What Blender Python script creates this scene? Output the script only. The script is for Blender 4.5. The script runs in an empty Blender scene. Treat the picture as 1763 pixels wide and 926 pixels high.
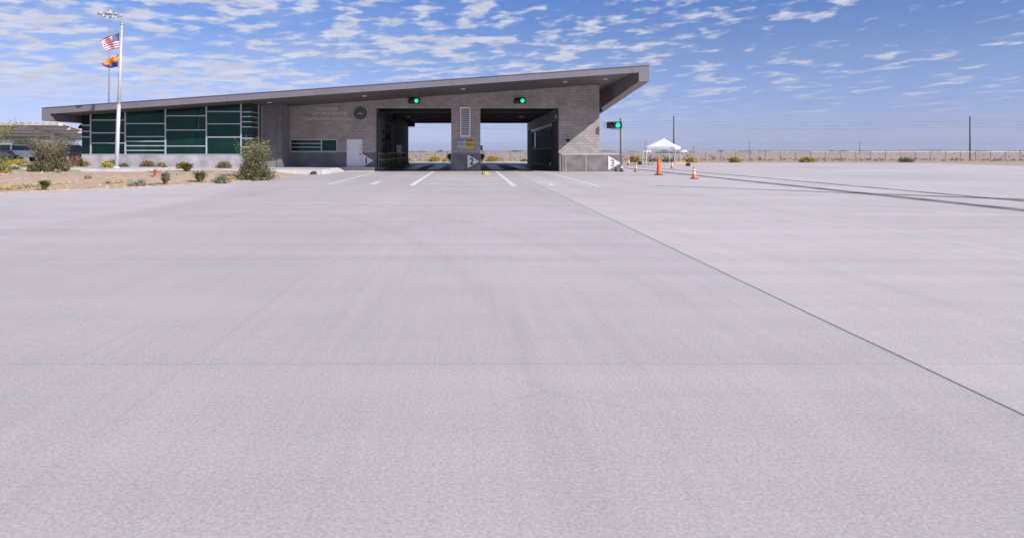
import bpy, math, random
from mathutils import Vector, Matrix, noise as mnoise
random.seed(11)
S = bpy.context.scene
COL = S.collection
F, CX, CY, H = 1105.0, 807.0, 261.0, 1.52        # photo: focal px, principal point, camera height

def X(px, Y): return (px-CX)/F*Y
def Z(py, Y): return H-(py-CY)/F*Y
def W(px, py, Y): return (X(px, Y), Y, Z(py, Y))

# ------------------------------------------------------------------ materials
def nodes(m):
    m.use_nodes = True
    nt = m.node_tree
    return nt, nt.nodes, nt.links
def mat(name, col, rough=.8, metal=0., var=.12, vscale=3., bump=0., bscale=40., emit=None, estr=1., spec=.5, col2=None):
    m = bpy.data.materials.new(name)
    nt, N, L = nodes(m)
    b = N['Principled BSDF']
    b.inputs['Roughness'].default_value = rough
    b.inputs['Metallic'].default_value = metal
    b.inputs['Specular IOR Level'].default_value = spec
    tc = N.new('ShaderNodeTexCoord')
    ns = N.new('ShaderNodeTexNoise'); ns.inputs['Scale'].default_value = vscale; ns.inputs['Detail'].default_value = 6
    L.new(tc.outputs['Object'], ns.inputs['Vector'])
    r = N.new('ShaderNodeValToRGB')
    c2 = col2 or tuple(min(1, c*(1+var)) for c in col)
    c1 = col if col2 else tuple(c*(1-var) for c in col)
    r.color_ramp.elements[0].position = .35; r.color_ramp.elements[1].position = .65
    r.color_ramp.elements[0].color = (*c1, 1); r.color_ramp.elements[1].color = (*c2, 1)
    L.new(ns.outputs['Fac'], r.inputs['Fac']); L.new(r.outputs['Color'], b.inputs['Base Color'])
    if bump:
        n2 = N.new('ShaderNodeTexNoise'); n2.inputs['Scale'].default_value = bscale; n2.inputs['Detail'].default_value = 4
        L.new(tc.outputs['Object'], n2.inputs['Vector'])
        bp = N.new('ShaderNodeBump'); bp.inputs['Strength'].default_value = bump; bp.inputs['Distance'].default_value = .02
        L.new(n2.outputs['Fac'], bp.inputs['Height']); L.new(bp.outputs['Normal'], b.inputs['Normal'])
    if emit:
        b.inputs['Emission Color'].default_value = (*emit, 1); b.inputs['Emission Strength'].default_value = estr
    return m

def block_mat(name, c1, c2, cm, bw=.4064, bh=.2032, mort=.011):
    m = bpy.data.materials.new(name); nt, N, L = nodes(m); b = N['Principled BSDF']; b.inputs['Roughness'].default_value = .92
    tc = N.new('ShaderNodeTexCoord'); sp = N.new('ShaderNodeSeparateXYZ'); L.new(tc.outputs['Object'], sp.inputs[0])
    ad = N.new('ShaderNodeMath'); ad.operation = 'ADD'; L.new(sp.outputs[0], ad.inputs[0]); L.new(sp.outputs[1], ad.inputs[1])
    cb = N.new('ShaderNodeCombineXYZ'); L.new(ad.outputs[0], cb.inputs[0]); L.new(sp.outputs[2], cb.inputs[1])
    br = N.new('ShaderNodeTexBrick'); L.new(cb.outputs[0], br.inputs['Vector'])
    br.inputs['Scale'].default_value = 1; br.inputs['Brick Width'].default_value = bw; br.inputs['Row Height'].default_value = bh
    br.inputs['Mortar Size'].default_value = mort; br.inputs['Mortar Smooth'].default_value = .1; br.inputs['Bias'].default_value = 0
    br.inputs['Color1'].default_value = (*c1, 1); br.inputs['Color2'].default_value = (*c2, 1); br.inputs['Mortar'].default_value = (*cm, 1)
    ns = N.new('ShaderNodeTexNoise'); ns.inputs['Scale'].default_value = .7; ns.inputs['Detail'].default_value = 8; L.new(tc.outputs['Object'], ns.inputs['Vector'])
    mp = N.new('ShaderNodeMapRange'); mp.inputs['From Min'].default_value = .3; mp.inputs['From Max'].default_value = .7; mp.inputs['To Min'].default_value = .80; mp.inputs['To Max'].default_value = 1.10
    L.new(ns.outputs['Fac'], mp.inputs['Value'])
    mx = N.new('ShaderNodeVectorMath'); mx.operation = 'SCALE'; L.new(br.outputs['Color'], mx.inputs[0]); L.new(mp.outputs[0], mx.inputs['Scale'])
    L.new(mx.outputs[0], b.inputs['Base Color'])
    n2 = N.new('ShaderNodeTexNoise'); n2.inputs['Scale'].default_value = 14; L.new(tc.outputs['Object'], n2.inputs['Vector'])
    m2 = N.new('ShaderNodeMath'); m2.operation = 'MULTIPLY_ADD'; m2.inputs[1].default_value = -1.2; L.new(br.outputs['Fac'], m2.inputs[0]); L.new(n2.outputs['Fac'], m2.inputs[2])
    bp = N.new('ShaderNodeBump'); bp.inputs['Strength'].default_value = .7; bp.inputs['Distance'].default_value = .02
    L.new(m2.outputs[0], bp.inputs['Height']); L.new(bp.outputs['Normal'], b.inputs['Normal'])
    return m

def apron_mat(name, left, right, joints_x, joints_y):
    """concrete slab paving: trowel streaks, stains, specks, saw-cut joints"""
    m = bpy.data.materials.new(name); nt, N, L = nodes(m); b = N['Principled BSDF']; b.inputs['Roughness'].default_value = .85; b.inputs['Specular IOR Level'].default_value = .3
    tc = N.new('ShaderNodeTexCoord'); sp = N.new('ShaderNodeSeparateXYZ'); L.new(tc.outputs['Object'], sp.inputs[0])
    def math_(op, a, bb=None, c=None):
        n = N.new('ShaderNodeMath'); n.operation = op
        for i, v in enumerate((a, bb, c)):
            if v is None: continue
            if isinstance(v, (int, float)): n.inputs[i].default_value = v
            else: L.new(v, n.inputs[i])
        return n.outputs[0]
    def noise_(scale, detail=6, sc=None, rough=.55):
        n = N.new('ShaderNodeTexNoise'); n.inputs['Scale'].default_value = scale; n.inputs['Detail'].default_value = detail; n.inputs['Roughness'].default_value = rough
        if sc:
            mpn = N.new('ShaderNodeMapping'); mpn.inputs['Scale'].default_value = sc[:3]
            if len(sc) > 3: mpn.inputs['Rotation'].default_value = (0, 0, sc[3])
            L.new(tc.outputs['Object'], mpn.inputs[0]); L.new(mpn.outputs[0], n.inputs['Vector'])
        else: L.new(tc.outputs['Object'], n.inputs['Vector'])
        return n.outputs['Fac']
    def rng(v, a, bb, c, d):
        n = N.new('ShaderNodeMapRange')
        for i, k in enumerate(('From Min', 'From Max', 'To Min', 'To Max')): n.inputs[k].default_value = (a, bb, c, d)[i]
        L.new(v, n.inputs['Value']); return n.outputs[0]
    # two pours of slightly different tone meet at x = 3.2
    st = math_('GREATER_THAN', sp.outputs[0], 3.2)
    mx = N.new('ShaderNodeMix'); mx.data_type = 'RGBA'; L.new(st, mx.inputs[0]); mx.inputs[6].default_value = (*left, 1); mx.inputs[7].default_value = (*right, 1)
    f = rng(noise_(.09, 5), .3, .7, .91, 1.07)
    f = math_('MULTIPLY', f, rng(noise_(.6, 8, None, .65), .25, .75, .95, 1.05))
    f = math_('MULTIPLY', f, rng(noise_(1.0, 5, (.05, 1.6, 1, .12)), .3, .7, .945, 1.05))
    f = math_('MULTIPLY', f, rng(noise_(1.0, 3, (9, .35, 1, .5)), .3, .7, .97, 1.03))
    f = math_('MULTIPLY', f, rng(noise_(55, 3), .3, .7, .84, 1.16))
    f = math_('MULTIPLY', f, rng(noise_(1.0, 4, (.9, .06, 1)), .62, .75, 1, .90))
    f = math_('MULTIPLY', f, rng(math_('ADD', math_('ADD', sp.outputs[0], math_('MULTIPLY', noise_(.3, 3), 1.2)), math_('MULTIPLY', math_('POWER', math_('MULTIPLY', math_('SUBTRACT', sp.outputs[1], 18.0), .1), 2), 1.6)), -8.2, -7.7, 1.10, 1))
    cxy = N.new('ShaderNodeCombineXYZ'); L.new(math_('FLOOR', math_('DIVIDE', math_('ADD', sp.outputs[0], 2.0), 5.2)), cxy.inputs[0]); L.new(math_('FLOOR', math_('DIVIDE', math_('SUBTRACT', sp.outputs[1], 9.1), 6.2)), cxy.inputs[1])
    wn_ = N.new('ShaderNodeTexWhiteNoise'); wn_.noise_dimensions = '3D'; L.new(cxy.outputs[0], wn_.inputs['Vector']); f = math_('MULTIPLY', f, rng(wn_.outputs['Value'], 0, 1, .965, 1.03))
    f = math_('MULTIPLY', f, rng(noise_(1.0, 6, (.5, .5, 1), .7), .66, .74, 1, .90))
    vo = N.new('ShaderNodeTexVoronoi'); vo.inputs['Scale'].default_value = 1.3; L.new(tc.outputs['Object'], vo.inputs['Vector'])
    f = math_('MULTIPLY', f, rng(vo.outputs['Distance'], .012, .028, .55, 1))
    vc = N.new('ShaderNodeTexVoronoi'); vc.feature = 'DISTANCE_TO_EDGE'; vc.inputs['Scale'].default_value = .16; nd = N.new('ShaderNodeTexNoise'); nd.inputs['Scale'].default_value = .9; nd.inputs['Detail'].default_value = 6
    L.new(tc.outputs['Object'], nd.inputs['Vector']); va = N.new('ShaderNodeVectorMath'); va.operation = 'MULTIPLY_ADD'; va.inputs[1].default_value = (.9,.9,.9); L.new(nd.outputs['Color'], va.inputs[0]); L.new(tc.outputs['Object'], va.inputs[2]); L.new(va.outputs[0], vc.inputs['Vector'])
    ck = rng(vc.outputs['Distance'], .0004, .0016, .82, 1); msk = rng(noise_(.21, 2), .52, .56, 0, 1)
    f = math_('MULTIPLY', f, math_('ADD', math_('MULTIPLY', math_('SUBTRACT', ck, 1), msk), 1))
    f = math_('MULTIPLY', f, rng(noise_(22, 5, None, .7), .3, .7, .95, 1.05))
    wob = math_('MULTIPLY', math_('SUBTRACT', noise_(.8, 4), .5), .03)
    for x0, w_, d_ in joints_x:
        dd = math_('ABSOLUTE', math_('SUBTRACT', math_('ADD', sp.outputs[0], wob), x0))
        f = math_('MULTIPLY', f, rng(dd, w_*.6, w_*1.4, d_, 1))
    for y0, w_, d_ in joints_y:
        dd = math_('ABSOLUTE', math_('SUBTRACT', math_('ADD', sp.outputs[1], wob), y0))
        f = math_('MULTIPLY', f, rng(dd, w_*.6, w_*1.4, d_, 1))
    f = math_('MULTIPLY', f, rng(noise_(160, 2), .35, .65, .93, 1.07))
    # rubber and oil in the two drive lanes
    for lx in (-5.4, -3.5, 2.7, 4.7):
        dd = math_('ABSOLUTE', math_('SUBTRACT', math_('ADD', sp.outputs[0], math_('MULTIPLY', wob, 14)), lx))
        band = rng(dd, .12, .55, 1, 0); yy = rng(sp.outputs[1], 14, 44, 0, 1)
        f = math_('MULTIPLY', f, math_('SUBTRACT', 1, math_('MULTIPLY', math_('MULTIPLY', band, yy), math_('MULTIPLY', noise_(.5, 5), .16))))
    vo2 = N.new('ShaderNodeTexVoronoi'); vo2.inputs['Scale'].default_value = .33; L.new(tc.outputs['Object'], vo2.inputs['Vector'])
    f = math_('MULTIPLY', f, rng(math_('ADD', vo2.outputs['Distance'], math_('MULTIPLY', noise_(6, 3), .06)), .05, .12, .90, 1))
    # tyre arcs
    for cx_, cy_, r_, w_, d_ in ((-22, 3, 22.5, .14, .955), (-22, 3, 24.4, .14, .965), (-40, 2, 45, .16, .965), (30, 40, 29, .16, .965)):
        dx = math_('SUBTRACT', sp.outputs[0], cx_); dy = math_('SUBTRACT', sp.outputs[1], cy_)
        rr = math_('SQRT', math_('ADD', math_('MULTIPLY', dx, dx), math_('MULTIPLY', dy, dy)))
        dd = math_('ABSOLUTE', math_('SUBTRACT', math_('ADD', rr, math_('MULTIPLY', wob, 3)), r_))
        f = math_('MULTIPLY', f, rng(dd, w_*.3, w_*1.6, d_, 1))
    sc = N.new('ShaderNodeVectorMath'); sc.operation = 'SCALE'; L.new(mx.outputs[2], sc.inputs[0]); L.new(f, sc.inputs['Scale'])
    L.new(sc.outputs[0], b.inputs['Base Color'])
    bp = N.new('ShaderNodeBump'); bp.inputs['Strength'].default_value = .08; bp.inputs['Distance'].default_value = .006
    L.new(noise_(90, 4), bp.inputs['Height']); L.new(bp.outputs['Normal'], b.inputs['Normal'])
    return m

def glass_mat():
    m = bpy.data.materials.new('green_tinted_glass'); nt, N, L = nodes(m); b = N['Principled BSDF']
    b.inputs['Roughness'].default_value = .03; b.inputs['IOR'].default_value = 1.6; b.inputs['Specular Tint'].default_value = (.28,.55,.47,1)
    tc = N.new('ShaderNodeTexCoord'); ns = N.new('ShaderNodeTexNoise'); ns.inputs['Scale'].default_value = .45; ns.inputs['Detail'].default_value = 5
    L.new(tc.outputs['Object'], ns.inputs['Vector'])
    r = N.new('ShaderNodeValToRGB'); r.color_ramp.elements[0].position = .38; r.color_ramp.elements[1].position = .7
    r.color_ramp.elements[0].color = (.003, .013, .012, 1); r.color_ramp.elements[1].color = (.007, .036, .028, 1)
    L.new(ns.outputs['Fac'], r.inputs['Fac']); L.new(r.outputs['Color'], b.inputs['Base Color'])
    n2 = N.new('ShaderNodeTexNoise'); n2.inputs['Scale'].default_value = .8; L.new(tc.outputs['Object'], n2.inputs['Vector'])
    bp = N.new('ShaderNodeBump'); bp.inputs['Strength'].default_value = .15; bp.inputs['Distance'].default_value = .02
    L.new(n2.outputs['Fac'], bp.inputs['Height']); L.new(bp.outputs['Normal'], b.inputs['Normal'])
    return m
def clear_mat():
    m = bpy.data.materials.new('clear_glass'); nt, N, L = nodes(m); N.remove(N['Principled BSDF'])
    t = N.new('ShaderNodeBsdfTransparent'); t.inputs[0].default_value = (.55, .62, .64, 1); g = N.new('ShaderNodeBsdfGlossy'); g.inputs['Roughness'].default_value = .03
    mx = N.new('ShaderNodeMixShader'); mx.inputs[0].default_value = .02; L.new(t.outputs[0], mx.inputs[1]); L.new(g.outputs[0], mx.inputs[2])
    L.new(mx.outputs[0], N['Material Output'].inputs[0]); return m
def mesh_wire_mat():
    m = bpy.data.materials.new('chain_link'); nt, N, L = nodes(m); b = N['Principled BSDF']; b.inputs['Base Color'].default_value = (.25, .25, .26, 1); b.inputs['Metallic'].default_value = .6
    tc = N.new('ShaderNodeTexCoord'); outs = []
    for ang in (.785, -.785):
        mp = N.new('ShaderNodeMapping'); mp.inputs['Rotation'].default_value = (0, ang, 0); L.new(tc.outputs['Object'], mp.inputs[0])
        w = N.new('ShaderNodeTexWave'); w.inputs['Scale'].default_value = 5; L.new(mp.outputs[0], w.inputs['Vector'])
        g = N.new('ShaderNodeMath'); g.operation = 'GREATER_THAN'; g.inputs[1].default_value = .965; L.new(w.outputs['Fac'], g.inputs[0]); outs.append(g.outputs[0])
    mx = N.new('ShaderNodeMath'); mx.operation = 'MAXIMUM'; L.new(outs[0], mx.inputs[0]); L.new(outs[1], mx.inputs[1]); L.new(mx.outputs[0], b.inputs['Alpha'])
    return m

M = dict(
 block=block_mat('grey_concrete_block', (.45,.395,.375), (.36,.315,.30), (.235,.20,.19)),
 block2=block_mat('board_block', (.26,.235,.23), (.23,.205,.20), (.15,.13,.13), mort=.009),
 cast=mat('cast_concrete', (.30,.275,.29), .9, col2=(.48,.44,.47), vscale=1.1, bump=.3, bscale=12),
 castdark=mat('cast_concrete_grey', (.125,.125,.14), .9, col2=(.19,.19,.21), vscale=1.3, bump=.3, bscale=12),
 castr=mat('cast_concrete_brown', (.165,.14,.135), .9, col2=(.245,.215,.21), vscale=1.8, bump=.3, bscale=12),
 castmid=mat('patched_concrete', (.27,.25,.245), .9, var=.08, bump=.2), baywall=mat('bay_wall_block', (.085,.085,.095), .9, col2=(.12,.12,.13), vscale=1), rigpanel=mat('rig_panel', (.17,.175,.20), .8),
 castpale=mat('pale_concrete', (.46,.43,.42), .9, col2=(.56,.53,.52), vscale=2, bump=.2),
 walk=mat('walk_concrete', (.50,.47,.46), .9, col2=(.60,.57,.56), vscale=1.2, bump=.2),
 apron=apron_mat('apron_concrete', (.520,.462,.445), (.570,.508,.485),
    [(3.2,.013,.38),(8.0,.03,.86),(-2.0,.02,.97),(-8,.02,.93),(-14,.02,.95),(13.2,.02,.9),(19.5,.02,.9),(25,.02,.9),(31,.02,.9)],
    [(9.1,.012,.86),(14,.02,.96),(20,.02,.95),(27.5,.02,.95),(34,.03,.94),(41,.03,.94),(47.9,.04,.9),(4.6,.008,.85),(60,.04,.9)]),
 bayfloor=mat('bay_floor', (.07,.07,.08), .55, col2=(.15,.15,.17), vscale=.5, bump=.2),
 floorpale=mat('bay_floor_steel', (.20,.20,.25), .4, metal=.3, vscale=1.),
 black_pit=mat('pit_dark', (.03,.03,.035), .7),
 lanestrip=mat('lane_strip', (.10,.095,.10), .9, col2=(.25,.235,.24), vscale=1.5, bump=.2),
 asphalt=mat('asphalt', (.055,.055,.06), .9, bump=.3),
 asph2=mat('parking_concrete', (.36,.34,.33), .9, col2=(.42,.40,.38), bump=.3),
 white_line=mat('road_paint', (.70,.69,.70), .7, col2=(.82,.81,.82), vscale=6),
 worn_line=mat('worn_road_paint', (.60,.56,.56), .8, col2=(.82,.80,.80), vscale=3),
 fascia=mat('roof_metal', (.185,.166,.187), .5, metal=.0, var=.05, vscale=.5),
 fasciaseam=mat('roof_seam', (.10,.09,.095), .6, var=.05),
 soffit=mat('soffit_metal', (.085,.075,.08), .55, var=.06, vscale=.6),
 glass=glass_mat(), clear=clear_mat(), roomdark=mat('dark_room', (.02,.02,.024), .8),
 alu=mat('aluminium', (.48,.51,.54), .4, metal=.3, var=.04),
 dullsteel=mat('dull_steel', (.26,.26,.28), .7, metal=.1, var=.06),
 galv=mat('galvanised_steel', (.46,.47,.48), .45, metal=.4, var=.08),
 pole_white=mat('white_pole', (.66,.66,.72), .35, metal=.2, var=.04),
 gold=mat('gold_ball', (.55,.48,.25), .3, metal=.8, var=.05),
 white=mat('white_paint', (.74,.73,.76), .5, var=.03),
 doorwhite=mat('door_white', (.78,.78,.84), .5, var=.02),
 tent=mat('tent_fabric', (.80,.80,.82), .7, var=.02), tentg=mat('tent_grey', (.46,.45,.52), .8, var=.05),
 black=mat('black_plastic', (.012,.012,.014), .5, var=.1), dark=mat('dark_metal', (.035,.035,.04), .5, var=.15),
 blackrub=mat('rubber', (.02,.02,.02), .8, var=.2),
 orange=mat('orange_plastic', (.78,.15,.02), .5, var=.08), coned=mat('dark_cone', (.05,.045,.045), .6, var=.2),
 reflect=mat('reflective_white', (.8,.8,.82), .4, var=.02),
 yellow=mat('yellow_paint', (.72,.50,.03), .5, var=.08), railyellow=mat('rail_yellow', (.34,.27,.05), .5), railwhite=mat('rail_white', (.80,.78,.70), .5),
 yellowsign=mat('yellow_sign', (.74,.52,.03), .5, var=.03), bluesign=mat('blue_sign', (.05,.12,.36), .5, var=.03), greysign=mat('grey_sign', (.50,.55,.66), .5, var=.03),
 navy=mat('navy_paint', (.03,.05,.13), .6, var=.03), gnum=mat('grey_numeral', (.20,.21,.26), .6, var=.05),
 letter=mat('brushed_letters', (.62,.60,.60), .5, metal=.2, var=.05),
 red_lens=mat('unlit_red_lens', (.06,.008,.008), .3, var=.1), green_lens=mat('lit_green_lens', (.0,.4,.3), .3, emit=(.0,.9,.55), estr=1.1, var=.01),
 teal=mat('teal_box', (.02,.22,.20), .5), exitg=mat('exit_panel', (.25,.55,.42), .5),
 bronze=mat('dark_medallion', (.05,.05,.055), .45, metal=.3), relief=mat('medallion_relief', (.26,.27,.29), .4, metal=.5),
 canopy=mat('carport_steel', (.58,.52,.48), .6, col2=(.66,.60,.56), vscale=.7),
 carsilver=mat('car_silver', (.34,.36,.40), .3, metal=.6, var=.03), carwhite=mat('car_white', (.75,.75,.77), .3, var=.02), carnavy=mat('car_navy', (.015,.025,.06), .25, metal=.3, var=.03),
 carblack=mat('car_black', (.012,.012,.014), .25, var=.05), cargrey=mat('car_grey', (.12,.12,.13), .3, metal=.4, var=.05), carglass=mat('car_glass', (.01,.012,.015), .06, var=.02), tail=mat('tail_light', (.5,.01,.02), .2, var=.02),
 hyd=mat('hydrant_paint', (.30,.07,.04), .6, col2=(.50,.20,.13), vscale=5),
 soil=mat('bed_gravel', (.42,.29,.195), .95, col2=(.60,.44,.31), vscale=4.5, bump=1., bscale=14),
 desert=mat('desert_ground', (.40,.27,.20), .95, col2=(.50,.37,.28), vscale=.02, bump=.3, bscale=.3),
 hill=mat('far_hills', (.20,.17,.16), 1, var=.2, vscale=.001),
 bark=mat('bark', (.13,.10,.07), .9), wood=mat('pole_wood', (.11,.095,.085), .9), wire=mat('wire', (.10,.10,.11), .5),
 g_dark=mat('leaf_dark_green', (.045,.065,.025), .8, col2=(.085,.105,.04), vscale=5),
 g_olive=mat('leaf_olive', (.10,.105,.045), .8, col2=(.17,.16,.075), vscale=5),
 g_bright=mat('leaf_bright', (.15,.20,.045), .8, col2=(.24,.28,.08), vscale=5),
 g_silver=mat('leaf_silver', (.17,.19,.13), .8, col2=(.30,.32,.25), vscale=5),
 g_tan=mat('leaf_tan', (.28,.22,.12), .9, col2=(.40,.33,.20), vscale=5),
 g_rust=mat('leaf_rust', (.24,.10,.04), .9, col2=(.34,.17,.07), vscale=5),
 g_brown=mat('leaf_brown', (.13,.085,.03), .9, col2=(.22,.14,.06), vscale=5),
 g_yell=mat('flower_yellow', (.62,.44,.03), .7, var=.05), g_ochre=mat('leaf_ochre', (.38,.30,.05), .8, col2=(.52,.42,.09), vscale=4),
 g_scrub=mat('scrub', (.17,.15,.10), .9, col2=(.30,.25,.17), vscale=.3),
 flag_red=mat('flag_red', (.55,.02,.05), .7, var=.04), flag_white=mat('flag_white', (.78,.76,.80), .7, var=.02), flag_blue=mat('flag_blue', (.02,.035,.14), .7, var=.04),
 az_red=mat('flag_az_red', (.60,.04,.03), .7, var=.03), az_yel=mat('flag_az_yellow', (.85,.48,.03), .7, var=.03), az_blue=mat('flag_az_blue', (.01,.05,.25), .7, var=.03), az_cop=mat('flag_az_copper', (.60,.20,.03), .7, var=.03),
 link=mesh_wire_mat(),
)

# ------------------------------------------------------------------ mesh builder
class MB:
    def __init__(s): s.v = []; s.f = []; s.m = []
    def face(s, pts, mi=0):
        n = len(s.v); s.v += [tuple(p) for p in pts]; s.f.append(tuple(range(n, n+len(pts)))); s.m.append(mi)
    def hexa(s, p, mi=0):     # 8 corners: bottom ccw 0-3, top 4-7
        n = len(s.v); s.v += [tuple(q) for q in p]
        for f in ((3,2,1,0),(4,5,6,7),(0,1,5,4),(1,2,6,5),(2,3,7,6),(3,0,4,7)): s.f.append(tuple(n+i for i in f)); s.m.append(mi)
        return s
    def box(s, x0, x1, y0, y1, z0, z1, mi=0, zr=None):   # zr: top z at x1
        a, b_ = z1, z1 if zr is None else zr
        return s.hexa([(x0,y0,z0),(x1,y0,z0),(x1,y1,z0),(x0,y1,z0),(x0,y0,a),(x1,y0,b_),(x1,y1,b_),(x0,y1,a)], mi)
    def cyl(s, a, b, r0, r1=None, n=12, mi=0, caps=True):
        a, b = Vector(a), Vector(b); r1 = r0 if r1 is None else r1
        d = (b-a).normalized(); u = d.orthogonal().normalized(); w = d.cross(u); k = len(s.v)
        for c, r in ((a, r0), (b, r1)):
            for i in range(n):
                t = 2*math.pi*i/n; s.v.append(tuple(c+(u*math.cos(t)+w*math.sin(t))*r))
        for i in range(n):
            j = (i+1) % n; s.f.append((k+i, k+j, k+n+j, k+n+i)); s.m.append(mi)
        if caps: s.f.append(tuple(k+n-1-i for i in range(n))); s.m.append(mi); s.f.append(tuple(k+n+i for i in range(n))); s.m.append(mi)
        return s
    def tube(s, pts, r, n=8, mi=0):
        for i in range(len(pts)-1):
            ra = r if not isinstance(r, (list, tuple)) else r[i]; rb = r if not isinstance(r, (list, tuple)) else r[i+1]
            s.cyl(pts[i], pts[i+1], ra, rb, n, mi)
        return s
    def lathe(s, c, prof, n=20, mi=0, axis=(0,0,1)):
        c = Vector(c); ax = Vector(axis).normalized(); u = ax.orthogonal().normalized(); w = ax.cross(u); k = len(s.v)
        for r, z in prof:
            for i in range(n):
                t = 2*math.pi*i/n; s.v.append(tuple(c+ax*z+(u*math.cos(t)+w*math.sin(t))*max(r, 1e-4)))
        for j in range(len(prof)-1):
            for i in range(n):
                i2 = (i+1) % n; s.f.append((k+j*n+i, k+j*n+i2, k+(j+1)*n+i2, k+(j+1)*n+i)); s.m.append(mi)
        return s
    def ball(s, c, r, n=12, mi=0, sq=(1,1,1)):
        c = Vector(c); k = len(s.v); R = n//2
        for j in range(R+1):
            ph = math.pi*j/R
            for i in range(n):
                t = 2*math.pi*i/n; s.v.append((c.x+r*sq[0]*math.sin(ph)*math.cos(t), c.y+r*sq[1]*math.sin(ph)*math.sin(t), c.z+r*sq[2]*math.cos(ph)))
        for j in range(R):
            for i in range(n):
                i2 = (i+1) % n; s.f.append((k+j*n+i, k+(j+1)*n+i, k+(j+1)*n+i2, k+j*n+i2)); s.m.append(mi)
        return s
    def prism(s, poly, y0, y1, mi=0):     # polygon in (x,z) extruded in y
        n = len(poly); k = len(s.v)
        for y in (y0, y1): s.v += [(p[0], y, p[1]) for p in poly]
        s.f.append(tuple(k+i for i in range(n))); s.m.append(mi); s.f.append(tuple(k+n+n-1-i for i in range(n))); s.m.append(mi)
        for i in range(n):
            j = (i+1) % n; s.f.append((k+i, k+n+i, k+n+j, k+j)); s.m.append(mi)
        return s
    def build_each(s, name, mats, parent=None, smooth=False):
        # one object per connected piece
        par = list(range(len(s.v)))
        def find(i):
            while par[i] != i: par[i] = par[par[i]]; i = par[i]
            return i
        for f in s.f:
            for i in f[1:]: par[find(i)] = find(f[0])
        groups = {}
        for f, mi in zip(s.f, s.m): groups.setdefault(find(f[0]), []).append((f, mi))
        out = []
        for fs in groups.values():
            ids = sorted({i for f, _ in fs for i in f}); mp = {i: k for k, i in enumerate(ids)}; q = MB()
            q.v = [s.v[i] for i in ids]; q.f = [tuple(mp[i] for i in f) for f, _ in fs]; q.m = [mi for _, mi in fs]
            out.append(q.build(name, mats, parent, smooth))
        return out
    def build(s, name, mats, parent=None, smooth=False, loc=None):
        me = bpy.data.meshes.new(name); me.from_pydata(s.v, [], s.f)
        for m in (mats if isinstance(mats, (list, tuple)) else [mats]): me.materials.append(M[m] if isinstance(m, str) else m)
        me.polygons.foreach_set('material_index', s.m)
        if smooth: me.polygons.foreach_set('use_smooth', [True]*len(s.f))
        me.update(); o = bpy.data.objects.new(name, me); COL.objects.link(o)
        if loc: o.location = loc
        if parent: o.parent = parent
        return o
def tag(o, label=None, cat=None, group=None, kind=None):
    if label: o['label'] = label
    if cat: o['category'] = cat
    if group: o['group'] = group
    if kind: o['kind'] = kind
    return o
def thing(name, loc, label, cat, group=None, rz=0):
    o = bpy.data.objects.new(name, None); COL.objects.link(o); o.location = loc; o.rotation_euler = (0, 0, rz); o.empty_display_size = .2
    return tag(o, label, cat, group)
def bevel(o, w=.01, seg=2):
    b = o.modifiers.new('bevel', 'BEVEL'); b.width = w; b.segments = seg; b.limit_method = 'ANGLE'; return o
def copy_tree(o, parent=None):
    kids = [c for c in list(COL.objects) if c.parent == o]
    c = o.copy(); COL.objects.link(c); c.parent = parent
    for k in kids: copy_tree(k, c)
    return c
def text_mesh(body, size, align='CENTER', extrude=.01, offset=0., spacing=1., font_shear=0):
    cu = bpy.data.curves.new('t', 'FONT'); cu.body = body; cu.size = size; cu.align_x = align; cu.align_y = 'CENTER'; cu.extrude = extrude; cu.offset = offset; cu.space_character = spacing
    cu.resolution_u = 3
    o = bpy.data.objects.new('t', cu); COL.objects.link(o)
    dg = bpy.context.evaluated_depsgraph_get(); dg.update()
    me = bpy.data.meshes.new_from_object(o.evaluated_get(dg)); bpy.data.objects.remove(o); return me
def text_obj(name, body, size, m, loc, rot, parent=None, scale=(1,1,1), **k):
    me = text_mesh(body, size, **k); me.materials.clear(); me.materials.append(M[m])
    o = bpy.data.objects.new(name, me); COL.objects.link(o)
    o.location = loc; o.rotation_euler = rot; o.scale = scale
    if parent: o.parent = parent
    return o
R90 = math.radians(90)

dm = M['desert']; nt_, N_, L_ = nodes(dm); ns_ = [n for n in N_ if n.type == 'TEX_NOISE' and abs(n.inputs['Scale'].default_value-.02) < 1e-4][0]
mp_ = N_.new('ShaderNodeMapping'); mp_.inputs['Scale'].default_value = (.35,1.6,1); tc_ = [n for n in N_ if n.type == 'TEX_COORD'][0]; L_.new(tc_.outputs['Object'], mp_.inputs[0]); L_.new(mp_.outputs[0], ns_.inputs['Vector'])
ns_.inputs['Detail'].default_value = 9; ns_.inputs['Roughness'].default_value = .7
# ------------------------------------------------------------------ ground
m = MB(); m.face([(-9500,-300,-.06),(9500,-300,-.06),(9500,9500,-.06),(-9500,9500,-.06)]); tag(m.build('ground', 'desert'), kind='structure')
m = MB(); m.face([(-90,-12,0),(60,-12,0),(60,84,0),(12,84,0),(12,95,0),(-90,95,0)]); tag(m.build('pavement', 'apron'), kind='structure')

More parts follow.
